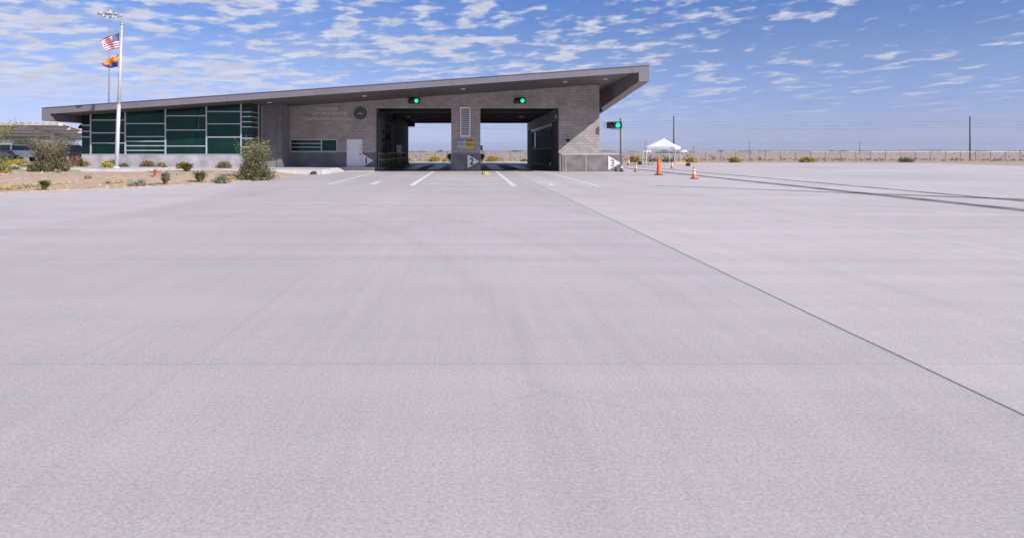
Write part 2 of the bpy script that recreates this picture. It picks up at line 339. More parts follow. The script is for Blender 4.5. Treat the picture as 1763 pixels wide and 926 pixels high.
# left side landscape bed
EDGE = [(-70,6),(-40,13.2),(-24,19.3),(-17,23.3),(-14.2,26.6),(-12.2,30),(-11,34),(-10.7,38.5),(-10.8,42),(-11.3,43)]
def edgeX(Y):
    for (x0,y0),(x1,y1) in zip(EDGE, EDGE[1:]):
        if y0 <= Y <= y1: return x0+(x1-x0)*(Y-y0)/(y1-y0)
    return -10.8 if Y > 43 else -70
def sm(t): t = max(0, min(1, t)); return t*t*(3-2*t)
def walkfront(x): return 39.6+(x+27)/17*3.3
def walkz(x): return .47-.17*(x+27)/17
def bedz(x, y):
    d = max(0, edgeX(y)-x); Ld = 11-8*sm((y-27)/8)
    top = walkz(max(-27, min(-10, x)))-.045
    return .035+(top-.035)*sm(d/Ld)*sm((y-12)/24) + .03*mnoise.noise((x*.45, y*.45, 0))*min(1, d*.5)
b = MB(); rows = 120; cols = 110; idx = {}
for j in range(rows+1):
    Y = 7+(43.2-7)*j/rows; ex = edgeX(Y)
    for i in range(cols+1):
        t = i/cols; x = ex-(1-(1-t)**1.0)*0-(65 + ex + 5)*0 - ((1-t)**2)*(70+ex if 70+ex > 1 else 1)
        z = bedz(x, Y) if i < cols else .006
        idx[j, i] = len(b.v); b.v.append((x, Y, z))
for j in range(rows):
    for i in range(cols):
        b.f.append((idx[j,i], idx[j,i+1], idx[j+1,i+1], idx[j+1,i])); b.m.append(0)
tag(b.build('soil', 'soil', smooth=True), kind='structure')
b = MB(); b.box(-90, -27.5, 43.0, 48.2, .02, .42); tag(b.build('verge', 'soil'), kind='structure')
# walks beside the building
b = MB(); n = 24
for i in range(n):
    xa = -27.4+(17.5)*i/n; xb = -27.4+17.5*(i+1)/n - (.012 if (i % 2) else 0)
    za, zb = walkz(xa), walkz(xb); bk = 45.56 if xb < -15.4 else 50.02
    b.hexa([(xa,walkfront(xa),0),(xb,walkfront(xb),0),(xb,bk,0),(xa,bk,0),(xa,walkfront(xa),za),(xb,walkfront(xb),zb),(xb,bk,zb),(xa,bk,za)])
b.box(-9.9, -7.25, 49.32, 50.02, 0, .32)
b.hexa([(-9.3,47.5,-.01),(-7.25,47.5,-.01),(-7.25,49.31,-.01),(-9.3,49.31,-.01),(-9.3,47.5,.008),(-7.25,47.5,.008),(-7.25,49.31,.10),(-9.3,49.31,.10)])
b.hexa([(-9.9,43.2,0),(-9.6,44.0,0),(-9.3,48.74,0),(-9.9,48.74,0),(-9.9,43.2,.297),(-9.89,43.4,.297),(-9.89,48.74,.297),(-9.9,48.74,.297)])
tag(b.build('walkway', 'walk'), kind='structure')
b = MB(); b.box(-22.6, -19.2, 37.3, 42.6, .02, .50); bevel(tag(b.build('flagpole_pad', 'walk'), kind='structure'), .02)
b = MB(); b.box(-90, -28.8, 48.2, 95, .1, .46); tag(b.build('parking_lot', 'asph2'), kind='structure')
b = MB(); b.box(-90, -28.8, 47.3, 48.19, .1, .50); tag(b.build('path', 'walk'), kind='structure')

# bay floor, lane strips, painted markings
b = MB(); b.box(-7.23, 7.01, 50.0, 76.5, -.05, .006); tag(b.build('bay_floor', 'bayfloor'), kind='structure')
b = MB()
for xa, xb in ((-5.6,-4.5),(-3.6,-2.5),(1.9,3.0),(4.4,5.5)):
    b.box(xa, xb, 53.5, 73, .0, .012)
tag(b.build('inspection_floor_plates', 'floorpale'), kind='structure')
b = MB()
for xa, xb in ((-4.45,-3.65),(3.05,4.35)): b.box(xa, xb, 55, 72, 0, .011)
tag(b.build('inspection_pit_cover', 'black_pit'), kind='structure')
b = MB(); b.box(14.1, 14.66, -12, 84, 0, .006); b.box(16.85, 17.15, -12, 84, 0, .006); tag(b.build('weigh_lane_strips', 'lanestrip'), kind='structure')
def line(b, x0, y0, x1, y1, w, z=.005):
    d = Vector((x1-x0, y1-y0)).normalized(); nx, ny = -d.y*w/2, d.x*w/2
    b.face([(x0-nx,y0-ny,z),(x1-nx,y1-ny,z),(x1+nx,y1+ny,z),(x0+nx,y0+ny,z)][::1])
b = MB()
line(b, -6.45, 29.5, -6.9, 49.2, .14); line(b, -2.55, 28.5, -2.68, 49.0, .24); line(b, 2.0, 28.3, 2.1, 48.6, .22); line(b, 5.65, 27.9, 5.75, 48.6, .16)
line(b, -4.5, 29.7, -4.5, 32.4, .24)
for p in b.f: pass
b.f = [tuple(reversed(f)) if False else f for f in b.f]
tag(b.build('lane_lines', 'white_line'), kind='structure')
b = MB()
for Y in (30.0, 32.6, 35.8, 39.6, 44.4):
    line(b, -2.3, Y+.2, -.3, Y-.6, .30, .004); line(b, -.3, Y-.6, 1.85, Y+.2, .30, .0045)
line(b, -6.6, 44, -2.8, 44.2, .2); line(b, 2.25, 44, 5.6, 44.2, .2)
tag(b.build('chevron_lines', 'worn_line'), kind='structure')
o = text_obj('lane_number_marking', '2', 1.0, 'white_line', (3.75, 29.4, .006), (0,0,0), scale=(.95,2.6,.1), extrude=.001, offset=.03); tag(o, kind='structure')

# ------------------------------------------------------------------ inspection building
def zs(x): return 4.0+.0702*(x+28.6)          # soffit height
BX0, BX1 = -28.6, 12.08
bld = thing('inspection_building', (-8, 50, 0), 'long grey block building with slanting roof, green glazing and two open truck bays', 'building')
def bpart(mb, name, mats, **k):
    o = mb.build(name, mats, None, **k); o.parent = bld; o.matrix_parent_inverse = Matrix.Translation((8, -50, 0)); return o
def bparts(mb, name, mats):
    for o in mb.build_each(name, mats): o.parent = bld; o.matrix_parent_inverse = Matrix.Translation((8, -50, 0))
def wall_x(b, x0, x1, y0, y1, z0, openings, top=zs, extra=.08):
    xs = sorted({x0, x1, *[v for o in openings for v in o[:2]]}); 
    for xa, xb in zip(xs, xs[1:]):
        op = sorted([(o[2], o[3]) for o in openings if o[0] <= xa+1e-6 and o[1] >= xb-1e-6]); z = z0
        for lo, hi in op:
            if lo > z+1e-4: b.box(xa, xb, y0, y1, z, lo)
            z = hi
        if z < top(xa)+extra-.01: b.box(xa, xb, y0, y1, z, top(xa)+extra, zr=top(xb)+extra)
bayL = (-7.23, -1.36, -.1, 4.89); bayR = (.905, 7.01, -.1, 4.89)
winO = (-13.9, -10.23, 1.50, 2.46); dorO = (-9.5, -8.28, .32, 2.46)
b = MB(); wall_x(b, -14.0, 10.18, 50.0, 50.4, 0, [bayL, bayR, winO, dorO]); bpart(b, 'front_wall', 'block')
b = MB(); wall_x(b, -15.4, -13.95, 47.7, 47.95, 0, []); b.box(-14.2, -13.95, 47.96, 50.0, 0, zs(-14)+.03); bpart(b, 'stair_wall', 'block2')
b = MB(); b.box(-14.25, -13.9, 47.64, 47.69, .1, zs(-14)+.02); b.box(-13.949, -13.87, 47.66, 48.1, .1, zs(-14)+.02); bparts(b, 'pilaster', 'castdark')
b = MB(); wall_x(b, -27.4, 10.18, 76.5, 76.9, 0, [bayL, bayR, (7.5, 8.0, 2.0, 3.8)], extra=.06); bpart(b, 'rear_wall', 'block')
b = MB(); b.box(-27.4, -27.1, 45.75, 76.5, 0, zs(-27.4)+.03); bpart(b, 'end_wall', 'block')
b = MB(); b.box(9.8, 10.18, 50.4, 76.5, 0, zs(10)+.03); bpart(b, 'side_wall', 'block')
# bay inner walls
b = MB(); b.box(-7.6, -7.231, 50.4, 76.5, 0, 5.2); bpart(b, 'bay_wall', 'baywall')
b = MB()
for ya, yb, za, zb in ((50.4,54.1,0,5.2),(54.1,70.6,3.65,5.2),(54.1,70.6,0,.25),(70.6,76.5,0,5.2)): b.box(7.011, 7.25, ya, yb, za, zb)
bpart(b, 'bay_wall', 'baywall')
b = MB(); b.box(-1.36, .905, 50.4, 53, 0, 5.2); b.box(-1.36, .905, 74, 76.5, 0, 5.2); b.box(-.5,.1,60,61,0,5.2); b.box(-.5,.1,67,68,0,5.2); bparts(b, 'pier', 'castdark')
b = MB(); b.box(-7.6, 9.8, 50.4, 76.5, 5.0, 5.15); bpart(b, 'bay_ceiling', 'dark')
b = MB()
for y in (55, 59.5, 64, 68.5, 73): b.box(-7.23, 7.01, y, y+.15, 4.78, 4.999)
bparts(b, 'ceiling_beam', 'dark')
b = MB(); b.box(-7.2, -1.4, 75.6, 76.45, 4.45+.46, 4.999); b.box(.95, 6.98, 75.6, 76.45, 4.91, 4.999); b.box(-7.2,-6.4,76.0,76.4,4.45,4.9); bparts(b, 'roller_door_housing', 'dark')
b = MB(); b.box(-7.05, -6.6, 76.6, 77.0, 4.6, 4.88); bpart(b, 'sensor_box', 'galv')
# roof
b = MB()
b.hexa([(BX0,43,zs(BX0)),(BX1,43,zs(BX1)),(BX1,80,zs(BX1)),(BX0,80,zs(BX0)),(BX0,43,zs(BX0)+.43),(BX1,43,zs(BX1)+.43),(BX1,80,zs(BX1)+.43),(BX0,80,zs(BX0)+.43)], 0)
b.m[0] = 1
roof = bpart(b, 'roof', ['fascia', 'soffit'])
b = MB(); sx = BX0+.3
while sx < BX1:
    z = zs(sx); b.box(sx, sx+.018, 42.994, 42.999, z+.01, z+.42); sx += 3.02
b.hexa([(BX0,42.97,zs(BX0)+.40),(BX1,42.97,zs(BX1)+.40),(BX1,43.05,zs(BX1)+.40),(BX0,43.05,zs(BX0)+.40),(BX0,42.97,zs(BX0)+.455),(BX1,42.97,zs(BX1)+.455),(BX1,43.05,zs(BX1)+.455),(BX0,43.05,zs(BX0)+.455)], 0)
s_ = b.build('roof_seams', 'fasciaseam'); s_.parent = roof
b = MB()
for y in [44+.9*i for i in range(7)]:
    b.hexa([(BX0+.7,y,zs(BX0+.7)-.004),(11.3,y,zs(11.3)-.004),(11.3,y+.015,zs(11.3)-.004),(BX0+.7,y+.015,zs(BX0+.7)-.004),(BX0+.7,y,zs(BX0+.7)+.01),(11.3,y,zs(11.3)+.01),(11.3,y+.015,zs(11.3)+.01),(BX0+.7,y+.015,zs(BX0+.7)+.01)])
s_ = b.build('soffit_joints', 'fasciaseam'); s_.parent = roof
# end wings hanging under the roof edge (deepening to the rear on the right)
b = MB(); zb = lambda y: 6.21-.078*(y-43)
b.hexa([(11.4,42.99,zb(43)),(12.085,42.99,zb(43)),(12.085,80,zb(80)),(11.4,80,zb(80)),(11.4,42.99,zs(11.4)+.2),(12.085,42.99,zs(12.085)+.2),(12.085,80,zs(12.085)+.2),(11.4,80,zs(11.4)+.2)])
w_ = b.build('end_wing', 'fascia'); w_.parent = roof
b = MB(); b.hexa([(BX0-.005,42.99,3.58),(-27.98,42.99,3.58),(-27.98,80,3.62),(BX0-.005,80,3.62),(BX0-.005,42.99,zs(BX0)+.2),(-28.12,42.99,zs(-28)+.2),(-28.12,80,zs(-28)+.2),(BX0-.005,80,zs(BX0)+.2)])
w_ = b.build('end_wing', 'fascia'); w_.parent = roof
# soffit downlights
for px in (333, 464, 627, 797, 973, 1042):
    x = X(px, 45.8); b = MB(); b.cyl((x, 45.8, zs(x)-.03), (x, 45.8, zs(x)+.01), .17, .17, 16); d_ = b.build('downlight', 'white'); d_.parent = roof
# concrete bases
b = MB(); wall_x(b, -13.86, -7.23, 49.955, 49.999, .2, [(-9.52,-8.26,.2,1.5)], top=lambda x: 1.42, extra=0); b.box(-7.27,-7.225,49.9,50.0,.0,1.42); bpart(b, 'base_course', 'castdark')
b = MB(); b.box(-1.385, .93, 49.94, 50.6, 0, 1.33); b.box(-1.385,.93,49.93,49.939,1.25,1.33); bevel(bpart(b, 'base_course', 'castdark'), .01)
b = MB()
xr = 11.48
b.hexa([(7.03,48.6,0),(xr,48.6,0),(xr,52.5,0),(7.03,52.5,0),(7.03,48.6,1.27),(xr,48.6,1.27),(xr,52.5,1.27),(7.03,52.5,1.27)])
bevel(bpart(b, 'low_wall', 'castr'), .02)
b = MB(); b.hexa([(7.02,48.57,1.272),(xr+.02,48.57,1.272),(xr+.02,49.99,1.272),(7.02,49.99,1.272),(7.02,48.6,1.30),(xr+.02,48.6,1.30),(xr+.02,49.99,1.40),(7.02,49.99,1.40)]); bpart(b, 'low_wall_cap', 'castpale')
b = MB()
for px, w in ((964.5,.10),(974.5,.12),(1009.3,.13)): x = X(px,48.6); b.box(x-w/2, x+w/2, 48.592, 48.6, .03, 1.25)
bparts(b, 'wall_joint_strip', 'castmid')
# curtain wall
Yg = 45.5
b = MB(); b.box(-27.42, -15.36, Yg-.06, Yg+.25, .1, 1.28); b.box(-15.6,-15.36,Yg+.251,47.7,.1,1.28); bevel(bpart(b, 'glazing_base', 'cast'), .01)
cols_ = [141,157,216.5,285.5,356,415.5,433]
rows_ = [[215.9,226.6,236.1],[207.1,229.1,246.6],[213.2,235.6,243.5,251.3,259.2],[199.8,224.1,251.8],[192.5,213.6,236.4],[193.1,201.3,210.1,218.8,238.4,253.3,260.8]]
cw = thing('x', (0,0,0), None, None); bpy.data.objects.remove(cw)
fr = MB()
zb0 = 1.281
for px in cols_[1:-1]:
    x = X(px, Yg); fr.box(x-.045, x+.045, Yg-.09, Yg-.005, zb0, zs(x)-.001)
fr.box(-27.4, -15.4, Yg-.085, Yg-.006, zb0, zb0+.06)
for k, rr in enumerate(rows_):
    xa, xb = X(cols_[k], Yg)+(.046 if k else 0), X(cols_[k+1], Yg)-(.046 if k < 5 else 0)
    for py in rr: z = Z(py, Yg); fr.box(xa, xb, Yg-.08, Yg-.006, z-.035, z+.035)
xs_ = -15.4
for py in rows_[5]: z = Z(py, Yg); fr.box(xs_+.006, xs_+.05, Yg, 46.9, z-.03, z+.03)
fr.box(xs_+.006, xs_+.07, 46.9, 47.0, zb0, zs(xs_)-.001); fr.box(xs_+.006, xs_+.06, 47.62, 47.69, zb0, zs(xs_)-.001)
cwf = bpart(fr, 'curtain_wall_frame', 'alu')
for k in range(6):
    xa, xb = X(cols_[k], Yg), X(cols_[k+1], Yg)
    zz = [zb0]+[Z(p, Yg) for p in reversed(rows_[k])]
    for i, z in enumerate(zz):
        top = zz[i+1] if i+1 < len(zz) else None
        g = MB(); tilt = random.uniform(0, .012); t2_ = random.uniform(0, .01)
        if top: g.hexa([(xa+.002,Yg,z+.002),(xb-.002,Yg+t2_,z+.002),(xb-.002,Yg+.05,z+.002),(xa+.002,Yg+.05,z+.002),(xa+.002,Yg+tilt,top-.002),(xb-.002,Yg+t2_+tilt,top-.002),(xb-.002,Yg+.05,top-.002),(xa+.002,Yg+.05,top-.002)])
        else: g.box(xa+.002, xb-.002, Yg, Yg+.03, z+.002, zs(xa)+.02, zr=zs(xb)+.02)
        o = g.build('pane', 'glass'); o.parent = cwf
g = MB(); g.box(xs_-.03, xs_, Yg+.031, 47.69, zb0, zs(xs_)+.02); o = g.build('pane', 'glass'); o.parent = cwf
g = MB()
for px in (255, 322, 391): x = X(px, Yg); g.box(x-.012, x+.012, Yg-.004, Yg-.001, zb0+.06, zs(x)-.01)
g.build_each('glass_joint', 'black', cwf)
# ribbon window
fr = MB(); x0,x1,z0,z1 = winO
fr.box(x0,x1,49.95,50.02,z1-.06,z1); fr.box(x0,x1,49.95,50.02,z0,z0+.06); fr.box(x0,x0+.07,49.95,50.02,z0+.061,z1-.061); fr.box(x1-.07,x1,49.95,50.02,z0+.061,z1-.061)
xm = X(553.5,50); fr.box(xm-.04,xm+.04,49.95,50.02,z0+.061,z1-.061)
for py in (247.2,253.6): z = Z(py,50); fr.box(x0+.071,xm-.041,49.95,50.02,z-.03,z+.03)
wf = bpart(fr, 'window', 'alu')
for xa, xb in ((x0+.02,xm),(xm,x1-.02)):
    g = MB(); g.box(xa+.002,xb-.002,50.03,50.06,z0+.01,z1-.01); o = g.build('pane','glass'); o.parent = wf
# door
b = MB(); b.box(dorO[0]+.05, dorO[1]-.05, 50.05, 50.10, .33, 2.41); dr = bpart(b, 'door', 'doorwhite')
b = MB(); b.box(dorO[0]+.001,dorO[0]+.05,49.97,50.15,.33,2.455); b.box(dorO[1]-.05,dorO[1]-.001,49.97,50.15,.33,2.455); b.box(dorO[0]+.05,dorO[1]-.05,49.97,50.15,2.41,2.455); o = b.build('door_frame','doorwhite'); o.parent = dr
b = MB(); b.box(dorO[1]-.26,dorO[1]-.1,49.97,50.05,1.28,1.33); b.box(dorO[1]-.24,dorO[1]-.05,50.0,50.05,1.74,1.76); b.build_each('handle','dark',dr)
# louvre vent
vx0,vx1,vz0,vz1 = X(792,50),X(810,50),Z(236,50),Z(184.5,50)
b = MB(); b.box(vx0,vx0+.09,49.93,50,vz0,vz1); b.box(vx1-.09,vx1,49.93,50,vz0,vz1); b.box(vx0+.09,vx1-.09,49.93,50,vz1-.09,vz1); b.box(vx0+.09,vx1-.09,49.93,50,vz0,vz0+.09)
vf = bpart(b, 'louvre_vent', 'white')
b = MB(); b.box(vx0+.09,vx1-.09,49.985,49.995,vz0+.09,vz1-.09); o = b.build('louvre_backing','black'); o.parent = vf
b = MB(); n = 15
for i in range(n):
    z = vz0+.11+(vz1-vz0-.25)*i/(n-1); b.hexa([(vx0+.091,49.932,z-.01),(vx1-.091,49.932,z-.01),(vx1-.091,49.98,z+.05),(vx0+.091,49.98,z+.05),(vx0+.091,49.932,z+.02),(vx1-.091,49.932,z+.02),(vx1-.091,49.98,z+.08),(vx0+.091,49.98,z+.08)])
o = b.build('louvre_slats','white'); o.parent = vf
b = MB(); b.box(7.26,9.79,50.41,76.4,.008,.04); b.box(7.26,7.27,50.41,54,.05,4.9); b.box(9.77,9.79,50.41,76.4,.05,4.9); bparts(b,'room_shade_sheet','roomdark')  # near-black sheets added so the office looks unlit; shade put into colour
# bay 2: office glazing, conduits
b = MB(); 
for y in (54.1, 58.2, 62.3, 66.4, 70.5): b.box(6.98,7.03,y,y+.09,.25,3.65)
for z in (.25,1.75,3.57): b.box(6.985,7.025,54.19,70.5,z,z+.08)
of = bpart(b,'office_window','dark')
for y in (54.19, 58.29, 62.39, 66.49):
    g = MB(); g.box(7.0,7.01,y,y+4.0,1.83,3.57); o = g.build('pane','clear'); o.parent = of
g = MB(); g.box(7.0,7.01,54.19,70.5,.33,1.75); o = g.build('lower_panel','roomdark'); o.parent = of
b = MB(); b.box(6.9,7.0,54.0,71,3.655,3.9); bpart(b,'window_header','galv')
for i in range(5):
    z = 4.02+.19*i; b = MB(); b.cyl((6.93,51.2,z),(6.93,75,z),.035,.035,6); bpart(b,'conduit','alu')
b = MB(); b.box(6.93,7.01,51.6,51.9,.75,1.05) if False else b.box(6.9,7.01,54.6,54.9,.32,.62); bpart(b,'wall_socket_box','white')
# bay 1 kerb with guard rail
b = MB(); b.box(-7.23,-6.75,50.45,73,.0,.30); bpart(b,'kerb','castdark')

rail = thing('guard_rail', (-7.10,50.6,.3), 'yellow posted guard rail with pale rails inside the left truck bay', 'railing')
for i in range(14):
    b = MB(); y = i*1.6; b.cyl((0,y,0),(0,y,1.03),.045,.045,8); o = b.build('post','railyellow',rail)
for z in (.53,1.05):
    b = MB(); b.cyl((0,0,z),(0,20.9,z),.05,.05,8); b.build('rail','white',rail)

# hose reels under bay ceiling and wall equipment
for k,(px,py,Y,lab) in enumerate(((656,193.5,52.5,'black round hose reel under left bay ceiling, nearest the left jamb'),(651.5,199,53.5,'small black hose reel hanging lowest beside the left jamb of bay one'),(677,192,56.5,'black round hose reel third from the left jamb in bay one'),(685,197,58,'black hose reel rightmost of the reels under the left bay ceiling'),(681.5,203,59.5,'black hose reel hanging lowest of the right cluster in bay one'))):
    x, z = X(px,Y), Z(py,Y); t = thing('hose_reel', (x,Y,z), lab, 'hose reel', 'hose reels in the left truck bay')
    b = MB(); b.lathe((0,-.12,0),[(.0,0),(.27,0),(.27,.03),(.15,.035),(.15,.2),(.27,.205),(.27,.24),(0,.24)],18,axis=(0,1,0)); b.build('drum','black',t,True)
    b = MB(); b.lathe((0,-.10,0),[(.16,.02),(.235,.03),(.245,.1),(.235,.18),(.16,.19)],18,axis=(0,1,0)); b.build('hose','blackrub',t,True)
    b = MB(); b.box(-.03,.03,-.05,.15,.2,5.0-z); b.build('bracket','dark',t)
eq = thing('swing_arm_hose_rig', (-7.23,56,0), 'black jointed pipe and hose rig mounted on the left bay wall', 'hose rig')
b = MB(); b.box(.002,.02,-4.9,6.5,.5,4.2); b.build('backing_panel','rigpanel',eq)
b = MB(); b.tube([(.08,-2.6,3.2),(.5,-1.6,2.95),(.1,-.3,2.9)],.05); b.tube([(.08,-2.8,2.45),(.5,-1.5,2.6),(.1,-.2,2.75)],.05); b.tube([(.08,0,1.3),(.08,0,4.0)],.07); b.tube([(.08,2.2,1.3),(.08,2.2,3.9)],.05); b.build_each('arm','black',eq)
b = MB()
for y,z in ((-2.6,3.2),(-2.8,2.45),(-.2,2.8),(1.2,3.0),(2.0,2.6),(-2.4,1.9),(2.4,2.0),(-2.7,1.6)): b.ball((.14,y,z),.13,8)
b.build_each('valve','black',eq,True)
b = MB(); b.tube([(.2,-2.4,2.4),(.3,-2.3,1.9),(.25,-2.6,1.45),(.3,-2.1,1.35),(.15,-1.9,1.9)],.045); b.build('hose','blackrub',eq)
cb_ = thing('equipment_cabinet', (-7.0,66,.3), 'dark steel cabinet against the left bay wall behind the railing', 'cabinet')
b = MB(); b.box(-.22,-.16,-2.5,2.5,0,1.9); bevel(b.build('cabinet_body','black',cb_),.03)
b = MB(); b.box(-.159,-.15,-1.2,-1.15,.8,1.2); b.box(-.159,-.15,1.1,1.15,.8,1.2); b.build_each('handle','galv',cb_)
# bay ceiling lights
for i,(px,py,Y) in enumerate(((703,200.6,60.2),(711,206.3,66.3),(716,208.9,71),(898,193.5,57))):
    x, z = X(px,Y), 4.72 if i < 3 else 4.55
    t = thing('bay_light', (x,Y,z), ['pale round bay light nearest the front of the left bay','middle of the three pale ceiling lights in the left bay','pale ceiling light nearest the rear opening of the left bay','small round lamp under the dark ceiling of the right bay'][i], 'ceiling light', 'unlit lamps under the bay ceilings')
    b = MB(); b.lathe((0,0,0),[(0,.12),(.12,.12),(.3,.0),(.3,-.02),(0,-.02)],16); b.build('lamp_shade','white',t,True)
    b = MB(); b.cyl((0,0,.12),(0,0,5.0-z),.02,.02,6); b.build('stem','dark',t)
# pier fittings
t = thing('teal_control_box', (.93,50.9,2.0), 'small teal control box on the right side of the pier above the hose', 'control box')
b = MB(); b.box(0,.17,-.1,.15,-.38,0); bevel(b.build('box_body','teal',t),.01); b = MB(); b.box(.02,.15,-.106,-.101,-.34,-.2); b.build('front_panel','navy',t)
b = MB(); pts = [(.08+.09*math.sin(a*.7),-.02,-.38-.06*a) for a in range(8)]; b.tube(pts,.018,6); b.build('cable','galv',t)
for side,lab in ((1,'black coiled air hose on the right side of the pier'),(-1,'black coiled air hose on the left side of the pier')):
    t = thing('air_hose', (.93 if side>0 else -1.385,50.5,1.12), lab, 'air hose', 'coiled hoses on the pier')
    b = MB(); b.lathe((0,0,0),[(.0,-.1),(.16,-.1),(.2,-.08),(.22,0),(.2,.08),(.16,.1),(0,.1)],12,axis=(0,1,0)); b.cyl((0,0,-.45),(0,0,-.1),.05,.05,8); o = b.build('hose_coil','blackrub',t,True); o.location = (side*.1,0,0)
    b = MB(); b.tube([(side*.12,0,.2),(side*.26,0,.27),(side*.36,0,.12),(side*.34,0,-.1)],.02,6); b.build('nozzle','black',t)

# ------------------------------------------------------------------ signs and fittings on the facade
let = thing('wall_lettering', (-11.0,49.98,3.9), 'pale metal letters naming the motor carrier inspection station on block wall', 'lettering')
for body, py, wpx in (('ARIZONA',187.8,36),('MOTOR CARRIER',196,66),('INSPECTION STATION',204.6,78),('927',213,12)):
    me = text_obj('text_line', body, .34, 'letter', (0,0,0), (R90,0,0), let, extrude=.012, offset=.004, spacing=1.08)
    w = me.dimensions.x if me.dimensions.x else 1; xsn = [v.co.x for v in me.data.vertices]; w = max(xsn)-min(xsn)
    me.scale = (wpx/22.1/w, 1, 1); me.location = (0,0,Z(py,50)-3.9)
sl = thing('round_seal', (X(620.5,50),49.96,Z(195,50)), 'round dark state seal medallion on the block wall left of the bays', 'seal')
b = MB(); b.lathe((0,0,0),[(0,0),(.50,0),(.52,.02),(.52,.04),(0,.04)],40,axis=(0,1,0)); b.build('disc','bronze',sl)
b = MB()
for r in (.505,.33):
    b.lathe((0,-.012,0),[(r-.012,.012),(r-.012,0),(r+.008,0),(r+.008,.012)],40,axis=(0,1,0))
for px_, pz_, r_ in ((-.16,0,.055),(-.17,-.07,.05),(-.02,.05,.07),(-.01,-.03,.06),(.1,-.01,.05),(.14,-.08,.05),(.2,.0,.045),(.05,-.12,.045),(-.08,-.06,.04)): b.ball((px_,-.005,pz_),r_,8,sq=(1,.3,1))
b.build('emblem','relief',sl)
tt = text_obj('rim_text','· GREAT SEAL OF THE STATE ·',.07,'relief',(0,-.006,.405),(R90,0,0),sl,extrude=.003)
for v in tt.data.vertices:      # bend the words round the rim
    a = v.co.x/.42; r = .42+v.co.y; v.co.x = r*math.sin(a); v.co.y = r*math.cos(a)-.405
def tri_sign(px0, px1, y0, y1, ty, Y, num, ncol, lab):
    x0,x1 = X(px0,Y),X(px1,Y); z0,z1,zt = Z(y1,Y),Z(y0,Y),Z(ty,Y)
    t = thing('lane_sign', (x0,Y,z0), lab, 'lane sign', 'triangular lane number signs')
    b = MB(); b.prism([(0,0),(x1-x0,zt-z0),(0,z1-z0)],-.035,-.005); b.build('plate','white',t)
    text_obj('numeral', num, .72, ncol, ((x1-x0)*.34,-.038,zt-z0-.02),(R90,0,0),t,scale=(.9,1,1),extrude=.004,offset=.024)
tri_sign(624,643.3,265,288,276.8,49.955,'1','navy','white triangle lane sign with 1 beside the white door')
tri_sign(805,825.5,266.3,289.6,278.2,49.93,'2','navy','white triangle lane sign with 2 on the pier base')
tri_sign(1047,1068.8,268.6,292.6,281,48.6,'3','gnum','white triangle lane sign with 3 on the low concrete wall')
def panel_sign(px0,px1,y0,y1,m1,m2,name,lab,words):
    x0,x1,z0,z1 = X(px0,50),X(px1,50),Z(y1,50),Z(y0,50); w,h = x1-x0,z1-z0
    t = thing(name,(x0,49.98,z0),lab,'notice sign','paired notice signs on the pier')
    b = MB(); b.box(0,w,-.02,.015,0,h*.485); b.box(0,w,-.02,.015,h*.515,h); b.build_each('plate',m1,t)
    b = MB(); b.box(.02,w-.02,-.025,-.021,h*.36,h*.47); b.box(.02,w-.02,-.025,-.021,h*.85,h*.975); b.build_each('header_band',m2,t)
    b = MB()
    for zz in (.27,.19,.11,.78,.70,.62):
        xx = .06
        while xx < w-.12: l = random.uniform(.03,.09); b.box(xx,min(xx+l,w-.05),-.024,-.021,h*zz-.012,h*zz+.012); xx += l+.025
    b.build('text_rows',m2,t)
panel_sign(789,801.5,240.6,254.4,'greysign','bluesign','notice_sign','white notice with blue header bands, left of the pair on pier',0)
panel_sign(802.3,815,240.4,255,'yellowsign','black','warning_sign','yellow warning notice with dark bands, right of the pair on pier',0)

def signal_head(t, w, h, gx, rx, d=.28):
    b = MB(); b.box(-w/2,w/2,-d/2,d/2,-h/2,h/2); bevel(b.build('housing','black',t),.03)
    for x, mt, nm in ((gx,'green_lens','green_light'),(rx,'red_lens','red_light')):
        b = MB(); b.lathe((x,-d/2-.002,0),[(0,-.05),(h*.22,-.04),(h*.34,-.015),(h*.36,0)],24,axis=(0,1,0)); o = b.build(nm,mt,t,True)
        b = MB(); k = len(b.v); r = h*.39; n = 16
        for yy,rr in ((-d/2-.001,r),(-d/2-.17,r*1.02),(-d/2-.17,r*.94),(-d/2-.001,r*.92)):
            for i in range(n+1):
                a = math.pi*(-.05+1.1*i/n); b.v.append((x+rr*math.cos(a),yy,rr*math.sin(a)))
        for j in range(3):
            for i in range(n): b.f.append((k+j*(n+1)+i,k+j*(n+1)+i+1,k+(j+1)*(n+1)+i+1,k+(j+1)*(n+1)+i)); b.m.append(0)
        v_ = b.build('visor','black',t)
for px,lab in ((713,'horizontal signal with green light lit above the left truck bay'),(894.5,'horizontal signal with green light lit above the right truck bay')):
    t = thing('traffic_signal',(X(px,50),49.82,Z(174.3,50)),lab,'traffic signal','bay traffic signals')
    signal_head(t,.86,.44,.2,-.2,.26)
    b = MB(); b.box(-.05,.05,.13,.18,-.1,.1); b.build('bracket','galv',t)
t = thing('signal_post',(X(1069.7,49.75),49.75,0),'grey post carrying a horizontal traffic signal beside the low wall','signal post')
b = MB(); b.cyl((0,0,0),(0,0,4.05),.115,.115,16); b.build('pole','dullsteel',t,True)
b = MB(); b.cyl((0,0,4.05),(0,0,4.09),.125,.12,16); b.build('pole_cap','galv',t)
b = MB(); b.tube([(-.05,0,3.95),(-.35,-.1,3.86),(-1.1,-.1,3.78)],.025,6); b.tube([(-.05,0,3.18),(-.35,-.1,3.22),(-.85,-.1,3.26)],.025,6); b.build_each('bracket_arm','galv',t)
b = MB()
for z in (3.36,3.56,3.74): b.box(-1.36,-1.18,-.28,-.05,z-.02,z+.02)
b.box(-1.37,-1.34,-.28,-.05,3.33,3.77); b.tube([(-1.36,-.1,3.36),(-1.18,-.1,3.74)],.02,5); b.build('end_bracket','galv',t)
